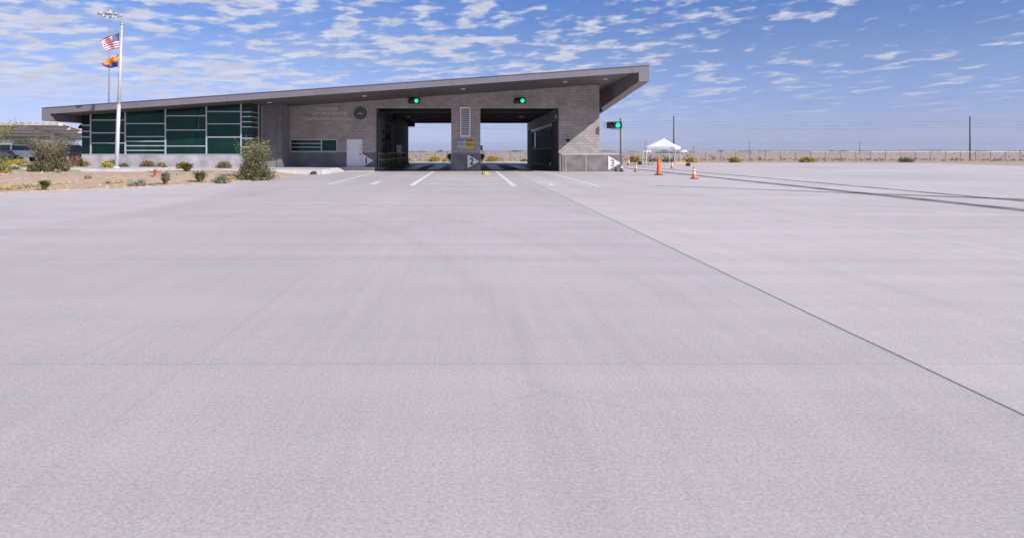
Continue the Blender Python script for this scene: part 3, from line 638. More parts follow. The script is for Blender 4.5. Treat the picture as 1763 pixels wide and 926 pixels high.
t2 = thing('traffic_signal',(X(1057.5,49.6),49.6,Z(215.8,49.6)),'horizontal signal with green light lit on the grey post right of building','traffic signal','bay traffic signals'); signal_head(t2,1.16,.52,.24,-.27,.3)

def goose_lamp(x,y,z,side,lab):
    t = thing('wall_lamp',(x,y,z),lab,'wall lamp','gooseneck wall lamps')
    b = MB(); pts = []
    for i in range(9): a = math.pi*i/8; pts.append((side*(.2-.2*math.cos(a))-side*0,0,.22*math.sin(a)+ (0 if i < 5 else -.02)))
    b.tube(pts,.025,6); b.build('arm','dark',t)
    b = MB(); b.lathe((side*.4,0,-.28),[(.17,0),(.165,.1),(.11,.2),(.04,.28)],16); b.lathe((side*.4,0,-.26),[(.0,-.02),(.16,-.015)],16); b.build('shade','dark',t,True)
    b = MB(); b.cyl((-side*.03,0,0),(side*.02,0,0),.08,.08,12); b.build('wall_plate','dark',t)
goose_lamp(-27.41,46.0,Z(215,46),-1,'dark gooseneck wall lamp at the left end of the green glazing')
goose_lamp(10.19,51.5,Z(187,51.5),1,'dark gooseneck wall lamp under the right roof overhang')
t = thing('wall_buzzer',(X(977.5,50),49.98,Z(242,50)),'round black buzzer on the block wall right of bay two','buzzer')
b = MB(); b.lathe((0,-.12,0),[(0,0),(.08,.0),(.13,.06),(.13,.12)],16,axis=(0,1,0)); b.build('horn','black',t,True); b = MB(); b.box(-.16,.16,0,.02,-.06,.06); b.build('back_plate','black',t)
t = thing('exit_sign',(6.97,50.9,4.28),'small pale green lit exit panel high on the right bay wall','exit sign'); b = MB(); b.box(-.1,.03,-.02,.5,-.16,.16); b.build('panel','exitg',t); b = MB(); b.box(-.105,-.101,.05,.4,-.03,.02); b.build('arrow','teal',t)
# wheel chock
t = thing('wheel_chock',(X(834,42.6),42.6,0),'yellow wheel chock with black end on concrete before the pier','wheel chock')
b = MB(); b.prism([(-.08,0),(.36,0),(.3,.08),(.05,.2),(-.08,.2)],-.12,.12); bevel(b.build('wedge','yellow',t),.015)
b = MB(); b.prism([(-.16,0),(-.081,0),(-.081,.17),(-.13,.15)],-.12,.12); b.prism([(.0,.0),(.03,.0),(.03,.206),(.0,.206)],-.123,.123); b.build('rubber_end','black',t)

# ------------------------------------------------------------------ flagpole and flags
fp = thing('flagpole',(X(200.7,39.7),39.7,.5),'tall white tapered flagpole with gold ball, standing before the green glazing','flagpole')
ang = math.atan2(X(209.8,39.7)-X(200.7,39.7), Z(48,39.7)-.5)
fp.rotation_euler = (0, ang, 0); HP = (Z(47,39.7)-.5)/math.cos(ang)
b = MB(); b.cyl((0,0,0),(0,0,HP*.45),.115,.10,20); b.cyl((0,0,HP*.45),(0,0,HP),.10,.055,20); b.build('pole','pole_white',fp,True)
b = MB(); b.lathe((0,0,0),[(.22,0),(.2,.05),(.13,.1),(.12,.11)],20); b.build('base_collar','pole_white',fp,True)
b = MB(); b.lathe((0,0,HP),[(.06,-.04),(.09,-.02),(.09,.05),(.03,.08)],16); b.build('truck','pole_white',fp,True)
b = MB(); b.ball((0,0,HP+.16),.095,16); b.build('finial','gold',fp,True)
b = MB(); b.cyl((-.13,-.02,1.3),(-.10,-.02,HP-.05),.008,.008,5); b.box(-.15,-.1,-.03,0,HP*.66-.1,HP*.66+.1); b.build('halyard','galv',fp)
def flag(name, quad, colour, mats, lab, ph, amp):
    nu, nv = 78, 39; b = MB(); (h0, h1, f0, f1) = quad; Y0 = 39.7
    for j in range(nv+1):
        for i in range(nu+1):
            u, v = i/nu, j/nv
            px = (1-v)*(h0[0]*(1-u)+f0[0]*u)+v*(h1[0]*(1-u)+f1[0]*u); py = (1-v)*(h0[1]*(1-u)+f0[1]*u)+v*(h1[1]*(1-u)+f1[1]*u)
            py += 1.3*u*math.sin(u*7+v*2+ph)+ .7*u*math.sin(v*9+ph); px += .9*u*math.sin(v*7+ph)
            Y = Y0+amp*u**.5*math.sin(u*9+v*2.2+ph)+.06*u*math.sin(v*8+u*5)
            b.v.append(W(px,py,Y))
    for j in range(nv):
        for i in range(nu):
            a = j*(nu+1)+i; b.f.append((a,a+nu+1,a+nu+2,a+1)); b.m.append(colour((i+.5)/nu,(j+.5)/nv,i,j))
    o = b.build(name,mats,smooth=True); md = o.modifiers.new('t','SOLIDIFY'); md.thickness = .006
    return tag(o, lab,'flag')
def us(u,v,i,j):
    if u < .4 and v < 7/13: return 1 if (i % 4 == 1 and j % 4 == 1) or (i % 4 == 3 and j % 4 == 3) else 2
    return 0 if int(v*13) % 2 == 0 else 1
def az(u,v,i,j):
    x, y = (u-.5)*1.5, (.5-v); r = math.hypot(x,y); a = math.atan2(x,y)
    R = .27*(.382+.618*((math.cos(math.pi/5)*0+1)-abs(((a*5/(2*math.pi)) % 1)-.5)*2)) if False else None
    k = abs((((a+math.pi*2) % (2*math.pi/5)))-math.pi/5)/(math.pi/5)   # 1 at tips
    if r < .10+.15*k**1.6: return 3
    if v > .5: return 2
    s = int((math.atan2(y,x))/math.pi*13); return 0 if s % 2 == 0 else 1
flag('national_flag',((205.6,56.5),(204.8,83.5),(172.6,69),(181,87)),us,['flag_red','flag_white','flag_blue'],'red and white striped flag with starred blue canton, upper flag on pole',.4,.16)
flag('state_flag',((204.6,94),(203.8,115.5),(172.8,108.5),(184,118.6)),az,['az_red','az_yel','az_blue','az_cop'],'state flag with red and yellow rays over blue, lower flag on pole',2.0,.14)

# high mast
Ym = 110; xm_ = X(186.5,Ym); hm = Z(24,Ym)
t = thing('light_mast',(xm_,Ym,0),'very tall thin grey light mast with a ring of floodlights behind the building','light mast')
b = MB(); b.cyl((0,0,0),(.25,0,hm),.19,.09,14); b.build('mast','dullsteel',t,True)
b = MB(); b.lathe((.25,0,hm-.1),[(.85,0),(.92,.0),(.92,.08),(.85,.08)],24); b.lathe((.25,0,hm+.05),[(.1,0),(.42,0),(.42,.5),(.1,.6)],14); 
for a in range(4): b.cyl((.25,0,hm-.06),(.25+.9*math.cos(a*1.57),.9*math.sin(a*1.57),hm-.06),.04,.04,6)
b.build('head_ring','galv',t)
for i in range(8):
    a = i*math.pi/4+.3; d = Vector((math.cos(a),math.sin(a),0)); p = Vector((.25,0,hm-.12))+d*1.0
    b = MB(); b.cyl(p, p+d*.45,.04,.04,6); q = p+d*.62; b.lathe(q+Vector((0,0,.15)),[(0,0),(.14,-.02),(.26,-.16),(.33,-.42),(0,-.43)],14,axis=(d.x*-.35,d.y*-.35,1)); b.build('floodlight','alu',t,True)

# ------------------------------------------------------------------ carport
cp = thing('carport',(-47.6,60,.46),'tan steel cantilever carport shading cars left of the building','carport')
def cz(y): return 4.05-.4-.06-(y-56)*.163
CXR, CXL = -35.8-47.6*0, -72
o_ = Vector((47.6,-60,-.46))
b = MB(); x0,x1 = CXL+47.6, CXR+47.6
def dk(y): return 4.05-.46-(y+4)*(1.14/7)
b.hexa([(x0,-4,dk(-4)-.04),(x1,-4,dk(-4)-.04),(x1,3,dk(3)-.04),(x0,3,dk(3)-.04),(x0,-4,dk(-4)+.05),(x1,-4,dk(-4)+.05),(x1,3,dk(3)+.05),(x0,3,dk(3)+.05)])
n = 60
for i in range(n):      # shallow ribs on the underside
    xa = x0+(x1-x0)*i/n+.05; xb = xa+.3
    b.hexa([(xa,-3.99,dk(-4)-.09),(xb,-3.99,dk(-4)-.09),(xb,2.99,dk(3)-.09),(xa,2.99,dk(3)-.09),(xa,-3.99,dk(-4)-.039),(xb,-3.99,dk(-4)-.039),(xb,2.99,dk(3)-.039),(xa,2.99,dk(3)-.039)])
b.build('roof_deck','canopy',cp)
def dz_(y): return 4.05-.46-(y+4)*(1.14/7)
b = MB()
for y in (-3.95,-2.3,-.7,.9,2.9): z = dz_(y); b.box(x0,x1,y-.05,y+.05,z-(.30 if y > -3 else .22),z-.095)
b.build_each('purlin','canopy',cp)
b = MB()
for y in (-3.9,2.95): z = dz_(y); b.box(x1+.001,x1+.25,y-.12,y+.12,z-.27,z-.05)
b.build_each('gutter_end','white',cp)
for x in (-38.8+47.6, -48+47.6, -57.2+47.6):
    b = MB(); z0_,z1_ = dz_(-3.8)-.27, dz_(2.8)-.27
    b.hexa([(x-.1,-3.8,z0_-.12),(x+.1,-3.8,z0_-.12),(x+.1,2.8,z1_-.22),(x-.1,2.8,z1_-.22),(x-.1,-3.8,z0_),(x+.1,-3.8,z0_),(x+.1,2.8,z1_),(x-.1,2.8,z1_)]); b.build('beam','canopy',cp)
    b = MB(); b.box(x-.16,x+.16,-.16,.16,0,dz_(0)-.4); b.build('post','canopy',cp)

# ------------------------------------------------------------------ vehicles
def vehicle(name, loc, rz, paint, kind, lab, cat, tailside='rear'):
    t = thing(name,loc,lab,cat,None,rz)
    if kind == 'suv': L_,Wd,prof,cab = 4.8,.93,[(-2.4,.45),(-2.42,1.0),(-2.36,1.12),(-1.2,1.1),(2.2,1.12),(2.4,.95),(2.42,.45)],[(-1.35,1.1),(-.75,1.74),(1.95,1.78),(2.3,1.11)]
    else: L_,Wd,prof,cab = 5.6,.98,[(-2.8,.5),(-2.85,1.05),(-2.7,1.2),(-1.3,1.22),(2.75,1.2),(2.8,.55)],[(-1.45,1.2),(-.8,1.88),(.75,1.9),(1.0,1.21)]
    b = MB(); b.prism(prof,-Wd,Wd); bevel(b.build('body',paint,t),.07,3)
    # cabin: tapered sides
    b = MB(); n = len(cab); k = len(b.v)
    for s_ in (-1,1):
        for x,z in cab: b.v.append((x,s_*(Wd-.04 if z < 1.3 else Wd-.22),z))
    b.f.append(tuple(range(n))[::-1]); b.m.append(0); b.f.append(tuple(n+i for i in range(n))); b.m.append(0)
    for i in range(n): j = (i+1) % n; b.f.append((i,j,n+j,n+i)); b.m.append(0)
    b.build('cabin',paint,t)
    b = MB()       # glazing set slightly proud
    for s_ in (-1,1):
        y0,y1 = s_*(Wd-.045),s_*(Wd-.205); c = cab
        def lerp(p,q,a): return (p[0]+(q[0]-p[0])*a,p[1]+(q[1]-p[1])*a)
        A,B,C_,D = lerp(c[0],c[1],.12),lerp(c[0],c[1],.88),lerp(c[3],c[2],.88),lerp(c[3],c[2],.12)
        P = [(A[0]+.12,y0+s_*.012,A[1]),(B[0]+.1,y1+s_*.012,B[1]),(C_[0]-.1,y1+s_*.012,C_[1]),(D[0]-.12,y0+s_*.012,D[1])]; b.face(P)
    for (p,q,sg) in ((cab[0],cab[1],-1),(cab[3],cab[2],1)):
        a = (p[0]+(q[0]-p[0])*.1+sg*.012,p[1]+(q[1]-p[1])*.1); c2 = (p[0]+(q[0]-p[0])*.9+sg*.012,p[1]+(q[1]-p[1])*.9)
        b.face([(a[0],-Wd+.16,a[1]),(a[0],Wd-.16,a[1]),(c2[0],Wd-.3,c2[1]),(c2[0],-Wd+.3,c2[1])])
    b.build('window','carglass',t)
    for x in (-L_*.31,L_*.3):
        for s_ in (-1,1):
            b = MB(); b.cyl((x,s_*(Wd-.2),.36),(x,s_*(Wd+.015),.36),.36,.36,20); w_ = b.build('wheel','blackrub',t,False)
            b = MB(); b.cyl((x,s_*(Wd+.0),.36),(x,s_*(Wd+.03),.36),.2,.19,14); r_ = b.build('rim','galv'); r_.parent = w_
    for s_ in (-1,1):
        b = MB(); b.box(L_/2-.06,L_/2+.03,s_*(Wd-.12)-.1,s_*(Wd-.12)+.1,.85,1.12 if kind=='pickup' else 1.05); b.build('tail_light','tail',t)
        b = MB(); b.box(-L_/2-.06,-L_/2+.05,s_*(Wd-.22)-.16,s_*(Wd-.22)+.16,.78,.95); b.build('headlight','white',t)
        b = MB(); b.box(cab[0][0]+.25,cab[0][0]+.4,s_*(Wd+.0)-.03+s_*.1,s_*(Wd)+.03+s_*.14,1.12,1.28); b.build('mirror',paint,t)
    b = MB(); b.box(L_/2-.02,L_/2+.05,-Wd+.06,Wd-.06,.45,.62); b.box(-L_/2-.07,-L_/2+.02,-Wd+.06,Wd-.06,.45,.62); bevel(b.build('bumper','dark' if paint!='carwhite' else 'galv',t),.02)
    b = MB(); b.box(L_/2+.021,L_/2+.03,-.16,.16,.78,.9); b.build('number_plate','white',t)
    if kind == 'suv':
        b = MB(); b.cyl((-.4,-.68,1.82),(1.7,-.68,1.84),.02,.02,6); b.cyl((-.4,.68,1.82),(1.7,.68,1.84),.02,.02,6); b.build_each('roof_rail','dark',t)
    return t
rz = R90
def vloc(px,Y): return (X(px,Y),Y,.46)
# local +x is the rear of the car, so rz = -90 deg turns the tail toward the camera
vehicle('parked_suv',vloc(31,66.5),-R90,'carsilver','suv','silver grey wagon with dark rear window parked under the carport','car')
vehicle('parked_pickup',vloc(-2,66.5),R90,'carwhite','pickup','white pickup facing out at the far left under the carport','pickup truck')
vehicle('parked_suv',vloc(58,69.5),-R90,'carnavy','suv','dark navy car parked just right of the silver wagon','car')
vehicle('parked_suv',vloc(86,70.5),-R90,'cargrey','suv','dark grey car mostly hidden behind the big shrub','car')
vehicle('parked_suv',vloc(119,67.5),-R90-.1,'carblack','suv','black car with red tail light beside the green glazing','car')

# ------------------------------------------------------------------ hydrant
def ground_at(px, py):
    lo = None
    for i in range(15000):
        Y = 15+i*.002*1.5; x = X(px,Y); z = Z(py,Y)
        g = bedz(x,Y) if Y < walkfront(x) else walkz(max(-28,min(x,-10)))
        if z <= g: return (x,Y,g)
    return (X(px,Y),Y,.45)
hx = ground_at(267.5,304.5)
hs = 14.5*hx[1]/F/.75
t = thing('fire_hydrant',hx,'faded red fire hydrant standing in the gravel bed','fire hydrant'); t.scale = (hs*1.45,hs*1.3,hs)
b = MB(); b.lathe((0,0,0),[(.16,0),(.16,.04),(.1,.05),(.1,.5),(.13,.51),(.13,.55),(.09,.62),(.04,.66)],16); b.build('barrel','hyd',t,True)
b = MB(); b.cyl((0,0,.66),(0,0,.75),.035,.03,6); b.build('top_nut','hyd',t)
for s_ in (-1,1): b = MB(); b.cyl((s_*.08,0,.42),(s_*.24,0,.42),.06,.06,10); b.cyl((s_*.24,0,.42),(s_*.3,0,.42),.03,.03,6); b.build('side_outlet','hyd',t)
b = MB(); b.cyl((0,-.08,.36),(0,-.22,.36),.08,.08,12); b.build('front_outlet','hyd',t)

# ------------------------------------------------------------------ plants
def leaf(b, c, s, mi, up=.3, rnd=random):
    n = Vector((rnd.gauss(0,1),rnd.gauss(0,1),rnd.gauss(0,1)+up)).normalized(); u = n.orthogonal().normalized(); a = rnd.uniform(0,6.28)
    u = (Matrix.Rotation(a,3,n) @ u); w = n.cross(u); s *= rnd.uniform(.6,1.3); c = Vector(c)
    b.face([c-u*s*.5, c+w*s*.28, c+u*s*.5, c-w*s*.28], mi)
def dome(b, r, h, n, s, w, rag=.2, squash=1., hollow=.35):
    """leaf clumps through a lumpy dome. w: material weights"""
    seeds = [(random.uniform(0,6.28),random.uniform(.1,1)) for _ in range(9)]; k = 0
    while k < n:
        th = random.uniform(0,6.28); ph = math.acos(random.uniform(0,1)); rr = (hollow+(1-hollow)*random.random()**.5)
        lump = 1+rag*math.sin(th*3+seeds[0][0])*math.sin(ph*4+seeds[1][0])+rag*.8*mnoise.noise((math.cos(th)*2+seeds[2][0],math.sin(th)*2,ph*2))
        p = Vector((r*rr*lump*math.sin(ph)*math.cos(th), r*squash*rr*lump*math.sin(ph)*math.sin(th), h*rr*lump*math.cos(ph)))
        if mnoise.noise(p*(3.0/max(r,.2))+Vector((seeds[3][0],0,0))) < -.28: k += .5; continue
        t = mnoise.noise(p*(2.2/max(r,.2))+Vector((0,seeds[4][0],0)))*.5+.5+random.gauss(0,.12)
        acc = 0; mi = len(w)-1; tot = sum(w)
        for q,x in enumerate(w):
            acc += x/tot
            if t < .2+acc*.6: mi = q; break
        for _ in range(2): leaf(b, p+Vector([random.gauss(0,s*.5) for _ in range(3)]), s, mi)
        k += 1
def tuft(b, r, h, n, wid, mats_n, curve=.5):
    for _ in range(n):
        a = random.uniform(0,6.28); l = h*random.uniform(.45,1.15); o = r*random.random()**.7; out = Vector((math.cos(a),math.sin(a),0)); side = Vector((-out.y,out.x,0))
        p0 = out*r*.12*random.random(); p1 = out*o*.5+Vector((0,0,l*.6)); p2 = out*(o+curve*r*.2)+Vector((0,0,l*random.uniform(.82,1)))
        mi = random.randrange(mats_n); w = wid*random.uniform(.7,1.2)
        b.face([p0-side*w,p0+side*w,p1+side*w*.8,p1-side*w*.8],mi); b.face([p1-side*w*.8,p1+side*w*.8,p2],mi)
def stems(b, r, h, n, rad, mi, lv=None, ls=.05, lm=(0,), spread=.6):
    for _ in range(n):
        a = random.uniform(0,6.28); o = r*random.random()**.6; top = Vector((math.cos(a)*o,math.sin(a)*o,h*random.uniform(.6,1)))
        mid = Vector((top.x*.35+random.gauss(0,r*.05),top.y*.35,top.z*.5)); base = Vector((top.x*.08,top.y*.08,0)); pts = [base,mid,top]
        b.tube(pts,[rad,rad*.7,rad*.25],4,mi)
        if lv:
            for _ in range(lv):
                t = random.uniform(.35,1.03); p = mid.lerp(top,(t-.5)*2) if t > .5 else base.lerp(mid,t*2)
                p = p+Vector([random.gauss(0,ls*1.3) for _ in range(3)]); leaf(b,p,ls,random.choice(lm),up=.1)
def plant(name, px, py, wpx, hpx, kind, lab, cat, loc=None, group=None):
    g = loc or ground_at(px,py); sc = g[1]/F; r, h = wpx*sc/2, hpx*sc
    t = thing(name,(g[0],g[1],g[2]-.02),lab,cat,group)
    b = MB()
    if kind == 'brown': dome(b,r,h,1500,.06,(1,2,1)); ms = ['g_olive','g_brown','g_rust']
    elif kind == 'rust': dome(b,r,h,1500,.07,(1,2,1)); ms = ['g_brown','g_rust','g_tan']
    elif kind == 'yellow': dome(b,r,h,1500,.07,(2,2,1.6)); ms = ['g_olive','g_ochre','g_yell']
    elif kind == 'ochre': dome(b,r,h,1100,.16,(1,3)); ms = ['g_olive','g_ochre']
    elif kind == 'ygreen': dome(b,r,h,900,.07,(1,2,1)); ms = ['g_olive','g_bright','g_yell']
    elif kind == 'silver': dome(b,r,h,900,.06,(1,2),rag=.5); ms = ['g_olive','g_silver']
    elif kind == 'green': dome(b,r,h,1500,.09,(1,2,1),rag=.35); ms = ['g_dark','g_olive','g_bright']
    elif kind == 'dead': stems(b,r,h,60,.012,0,5,.05,(1,)); ms = ['g_brown','g_tan']
    elif kind == 'agave': tuft(b,r*1.25,h*1.05,190,.035,3,.9); ms = ['g_dark','g_olive','g_bright']
    elif kind == 'grass': tuft(b,r*1.2,h*1.1,320,.018,4); ms = ['g_olive','g_olive','g_tan','g_silver']
    elif kind == 'tangrass': tuft(b,r,h,420,.02,4,.8); ms = ['g_tan','g_olive','g_tan','g_brown']
    elif kind == 'flowers':
        ysq = 4.5 if wpx > 40 else 1.5; dome(b,r,h*.5,420 if wpx > 40 else 120,.06,(1,1),rag=.5,squash=ysq); ms = ['g_olive','g_silver','g_yell']
        for _ in range(max(14, int(wpx*2.2))):
            a = random.uniform(0,6.28); o = r*random.random()**.5*1.05; hz = h*random.uniform(.15,.8); p = Vector((math.cos(a)*o,math.sin(a)*o*ysq,hz))
            b.cyl((p.x*.9,p.y*.9,0),p,.005,.004,3,1); b.cyl(p,p+Vector((0,-.02,.02)),random.uniform(.02,.038),.012,6,2)
    if kind not in ('agave','grass','tangrass'):
        s2 = MB(); stems(s2,r*.7,h*.8,14,.014,0); s2.build('stems','bark',t)
    b.build('foliage',ms,t); return t
plants = [
 ('brown_bush',254,288,26,11.5,'brown','rounded brown bush against the base wall behind the hydrant','bush'),
 ('brown_bush',386,289.5,26,11.5,'brown','rounded brown bush against the base wall left of the tall right shrub','bush'),
 ('flowering_bush',185,288.5,22,11,'yellow','brown bush with yellow flowers just left of the flagpole','bush'),
 ('brown_bush',196,287.5,22,12,'brown','brown rounded bush right behind the foot of the flagpole','bush'),
 ('yellow_bush',278,288.5,15,9,'ygreen','small yellow green bush right of the brown one by the base wall','bush'),
 ('silver_plant',284,291.5,10,6,'silver','little silver leaved plant at the edge of the walk behind the hydrant','plant'),
 ('small_green_plant',213,287.8,10,5,'green','small low green plant by the wall right of the flagpole','plant'),
 ('ochre_bush',314,290.5,22,12,'yellow','yellowish bush growing behind the green spiky agave near the wall','bush'),
 ('agave',322,295,27,16,'agave','green spiky agave clump at the edge of the walk','agave'),
 ('agave',344,313.5,28,21,'agave','green spiky agave clump in front bed right of the hydrant','agave'),
 ('grass_tuft',285,317.5,20,22,'grass','narrow upright grass tuft just right of the hydrant','grass tuft'),
 ('silver_plant',382,314.5,26,12,'silver','low silver grey plant beside the kerb left of the tall shrub','plant'),
 ('silver_plant',240,320,38,9,'silver','low spreading silver green plant left of the hydrant near the kerb','plant'),
 ('dry_plant',183,294.5,20,6,'dead','grey dry plant in front of the flagpole pad','plant'),
 ('dry_plant',152,308,12,5,'dead','tiny dark dry plant alone in the middle of the gravel bed','plant'),
 ('dry_plant',100,297.5,9,4,'dead','tiny dry plant in gravel right of the flowers bed','plant'),
 ('dry_plant',186,316.5,9,4,'dead','tiny dry plant between flagpole and kerb','plant'),
 ('grass_tuft',77,327,20,18,'agave','dark green tuft with yellow flowers behind it beside kerb at left','grass tuft'),
 ('wild_flowers',44,323,52,9,'flowers','patch of small yellow wild flowers beside the kerb at left','flowers'),
 ('small_flowers',204,315,14,5,'flowers','small sparse yellow flowers midway along the kerb','flowers'),
 ('small_flowers',395,307,24,5,'flowers','sparse yellow flowers just left of the tall right shrub','flowers'),
 ('yellow_bush',30,284,38,10,'yellow','bright yellow flowering mound before the parked cars','bush'),
 ('dark_bush',8,281,30,14,'green','dark bush before the white pickup at the far left','bush'),
 ('green_shrub',3,298,28,22,'ygreen','loose yellow green shrub at the left edge of the photo','shrub'),
 ('small_green_plant',24,292,14,4,'green','low green plant between left edge shrub and large shrub','plant'),
 ('rust_bush',133,287,26,19,'rust','rust orange bush right of the large olive shrub','bush'),
 ('yellow_bush',150,286.5,14,8,'ygreen','small pale green bush at left end of the base wall','bush'),
 ('tan_grass',103,294.5,40,30,'tangrass','tan seeded grass clump in front of the large olive shrub','grass clump'),
 ('small_green_plant',540,298,7,2.6,'green','small green plant at the sharp right tip of the gravel bed','plant'),
 ('small_green_plant',551,296.5,6,2.2,'green','tiny green plant on concrete just beyond the bed tip','plant'),
]
for p in plants:
    if p[1] > 530: sc_ = 43.0; plant(*p[:8],loc=(X(p[1],42.6),42.6,.03)) if p[1] < 545 else plant(*p[:8],loc=(X(p[1],44.5),44.5,.01))
    else: plant(*p)
# two large shrubs
def big_shrub(name,px,py,wpx,hpx,seed,lab,mix,sprig):
    random.seed(seed); g = ground_at(px,py); sc = g[1]/F; r,h = wpx*sc/2,hpx*sc
    t = thing(name,(g[0],g[1],g[2]-.03),lab,'shrub')
    b = MB(); stems(b,r*.85,h*.95,46,.02,0); b.build('branches','bark',t)
    b = MB()
    for k in range(13):
        a = random.uniform(0,6.28); o = r*random.uniform(.1,.66); c = Vector((math.cos(a)*o,math.sin(a)*o*.8,0)); q = MB()
        dome(q,r*random.uniform(.24,.38),h*random.uniform(.28,.56)*(1.05-o/r*.5),560,.075,mix,rag=.6,hollow=.15)
        n = len(b.v); b.v += [(v[0]+c.x,v[1]+c.y,v[2]+h*.03) for v in q.v]; b.f += [tuple(i+n for i in f) for f in q.f]; b.m += q.m
    b.build('foliage',['g_dark','g_olive','g_brown','g_tan'],t)
    b = MB(); stems(b,r*.8,h*1.05,sprig,.011,0,75,.07,(1,1,2,3) if seed == 5 else (1,1,2,3));
    b.build('sprigs',['bark','g_olive','g_bright' if seed == 5 else 'g_tan','g_tan' if seed == 5 else 'g_brown','g_rust'],t)
    return t
big_shrub('tall_shrub',438,309.5,76,68,5,'tall mixed green and tan shrub at the right end of the bed',(3,3,1,1.2),84)
big_shrub('olive_shrub',84,295,84,56,9,'wide dark olive shrub with dry reddish sprays before the carport',(3.4,2.4,1.6,1.2),70)
random.seed(21)
# bushes by the fence
for px,py,w,h,k,lab in ((748,277.8,19,8.6,'ochre','round yellow bush at the fence seen through the left bay'),(847,277.8,22,8.6,'ochre','round yellow bush at the fence seen through the right bay'),(704,278,14,5,'ochre','low olive bush at the left edge of the view through the left bay'),(902,278,12,4,'rust','low reddish bush at the right edge of the view through the right bay'),(767,278,8,4,'ochre','small yellow bush beside the pier seen through the left bay'),
    (1093,279,20,11,'ochre','large tan yellow bush behind the cones right of the signal post'),(1124,278,16,6,'brown','dark brown low bush left of the white tent, by the fence'),(1152,278.5,20,6,'green','dark green low bush under the white tent, at the pole foot'),(1191,278.5,18,7,'ochre','olive yellow bush just right of the white tent by the fence'),
    (1265,278.5,20,7,'ochre','olive bush along the fence well right of the tent'),(1390,279,24,8,'ochre','wide olive bush along the fence farther right'),(1560,279,22,8,'green','dark green bush along the fence near the right edge')):
    Yb = 97 if px < 1000 else 93
    plant('fence_bush',px,py,w,h,k,lab,'bush',loc=(X(px,Yb),Yb,Z(py,Yb) if Z(py,Yb) < .1 else -.05),group='bushes along the fence')
# left trees
def tree(name,x,y,z,h,r,n,ls,ms,lab,seed,open_=.0):
    random.seed(seed); t = thing(name,(x,y,z),lab,'tree','trees beyond the carport'); b = MB(); tips = []
    th = h*.28; b.tube([(0,0,-.1),(.08,0,th*.5),(0,.05,th)],[.17,.13,.11],8)
    for k in range(8):
        a = k*.785+random.uniform(-.3,.3); l = r*random.uniform(.5,.95); p1 = Vector((math.cos(a)*l*.4,math.sin(a)*l*.4,th+(h-th)*random.uniform(.3,.5))); p2 = Vector((math.cos(a)*l,math.sin(a)*l,th+(h-th)*random.uniform(.45,.95)))
        b.tube([(0,.05,th),p1,p2],[.07,.045,.015],5); tips += [p1,p2,p1.lerp(p2,.5)]
        for _ in range(3):
            q = p2+Vector((random.gauss(0,r*.2),random.gauss(0,r*.2),random.gauss(0,h*.08))); b.tube([p1.lerp(p2,.6),q],[.025,.008],4); tips.append(q)
    b.build('trunk','bark',t)
    b = MB()
    for _ in range(n):
        c = random.choice(tips); d = Vector((random.gauss(0,1),random.gauss(0,1),random.gauss(0,.7)))*r*.17; mi = 0 if d.z < 0 and random.random() < .7 else random.randrange(len(ms))
        leaf(b,c+d,ls,mi)
    b.build('crown',ms,t); return t
tree('desert_tree',X(18,84),84,0,Z(233,84)+.3,4.2,5200,.17,['g_dark','g_olive','g_dark'],'broad dark green tree behind the white pickup and silver wagon',1)
tree('desert_tree',X(62,88),88,0,Z(236,88)+.2,3.6,4000,.17,['g_dark','g_olive','g_bright'],'lighter green tree behind the carport post, middle of three',2)
tree('desert_tree',X(108,92),92,0,Z(235,92)+.2,3.0,2200,.16,['g_dark','g_olive','g_silver'],'thin open tree between the carport post and the green glazing',3)
tree('palo_verde_tree',X(-26,46),46,.42,Z(206,46)-.42,2.0,4200,.09,['g_olive','g_bright','g_ochre'],'yellow green feathery tree at the left edge before the carport',4)
random.seed(31)

b = MB()
for _ in range(2600):
    Y = random.uniform(19,42.5); x = edgeX(Y)-.1-random.random()**1.2*26
    if Y > walkfront(x)-.2: continue
    z = bedz(x,Y); q = random.uniform(.015,.06)*(1.6 if random.random() < .1 else 1); mi = random.choice((0,1,2,2,3)); k = len(b.v)
    P = [(x+q*math.cos(a)*random.uniform(.7,1.2),Y+q*math.sin(a)*random.uniform(.7,1.2),z-.01) for a in (0,1.25,2.5,3.77,5.0)]+[(x,Y,z+q*random.uniform(.5,.9))]
    b.v += P; b.f += [(k+i,k+(i+1)%5,k+5) for i in range(5)]; b.m += [mi]*5
tag(b.build('gravel_stones',['soil','castpale','g_tan','bark']),'scattered small stones and dry litter over the gravel bed','stones',kind='stuff')
# ------------------------------------------------------------------ cones, delineator, tents
cone0 = None
def cone(px,Y,body,lab,sc=1.):
    t = thing('traffic_cone',(X(px,Y),Y,0.009),lab,'traffic cone','traffic cones by the weigh lane',rz=random.uniform(-.3,.3))
    b = MB(); b.box(-.18,.18,-.18,.18,0,.035); bevel(b.build('base','blackrub',t),.01)
    b = MB(); b.lathe((0,0,.035),[(.145,0),(.135,.02),(.03,.655),(.02,.665),(0,.665)],20); b.build('cone_body',body,t,True)
    f = lambda z: .135-(z-.055)*(.105/.635)+.004
    for za,zb_ in ((.28,.40),(.47,.55)):
        b = MB(); b.lathe((0,0,0),[(f(za),za),(f(zb_),zb_)],20); b.build('reflective_band','reflect',t,True)
    t.scale = (sc,sc,sc); return t
cone(1070.3,48.25,'coned','dark cone with white bands at the foot of the signal post',.93)
cone(1095,48.7,'orange','orange cone nearest the low wall, right of the dark cone',.9)
cone(1082.5,71.5,'orange','small far orange cone behind the signal post by yellow bush',1.05)
cone(1157,57,'orange','orange cone standing in front of the white tent',.92)
cone(1195,35.7,'orange','nearest orange cone, rightmost, beside the dark lane strip',.98)
t = thing('delineator',(X(1134,41.6),41.6,0.009),'tall orange ribbed channelizer post on black base','delineator post')
b = MB(); b.cyl((0,0,0),(0,0,.05),.30,.27,8); b.build('base','blackrub',t)
b = MB(); pr = [(.135,.05)]
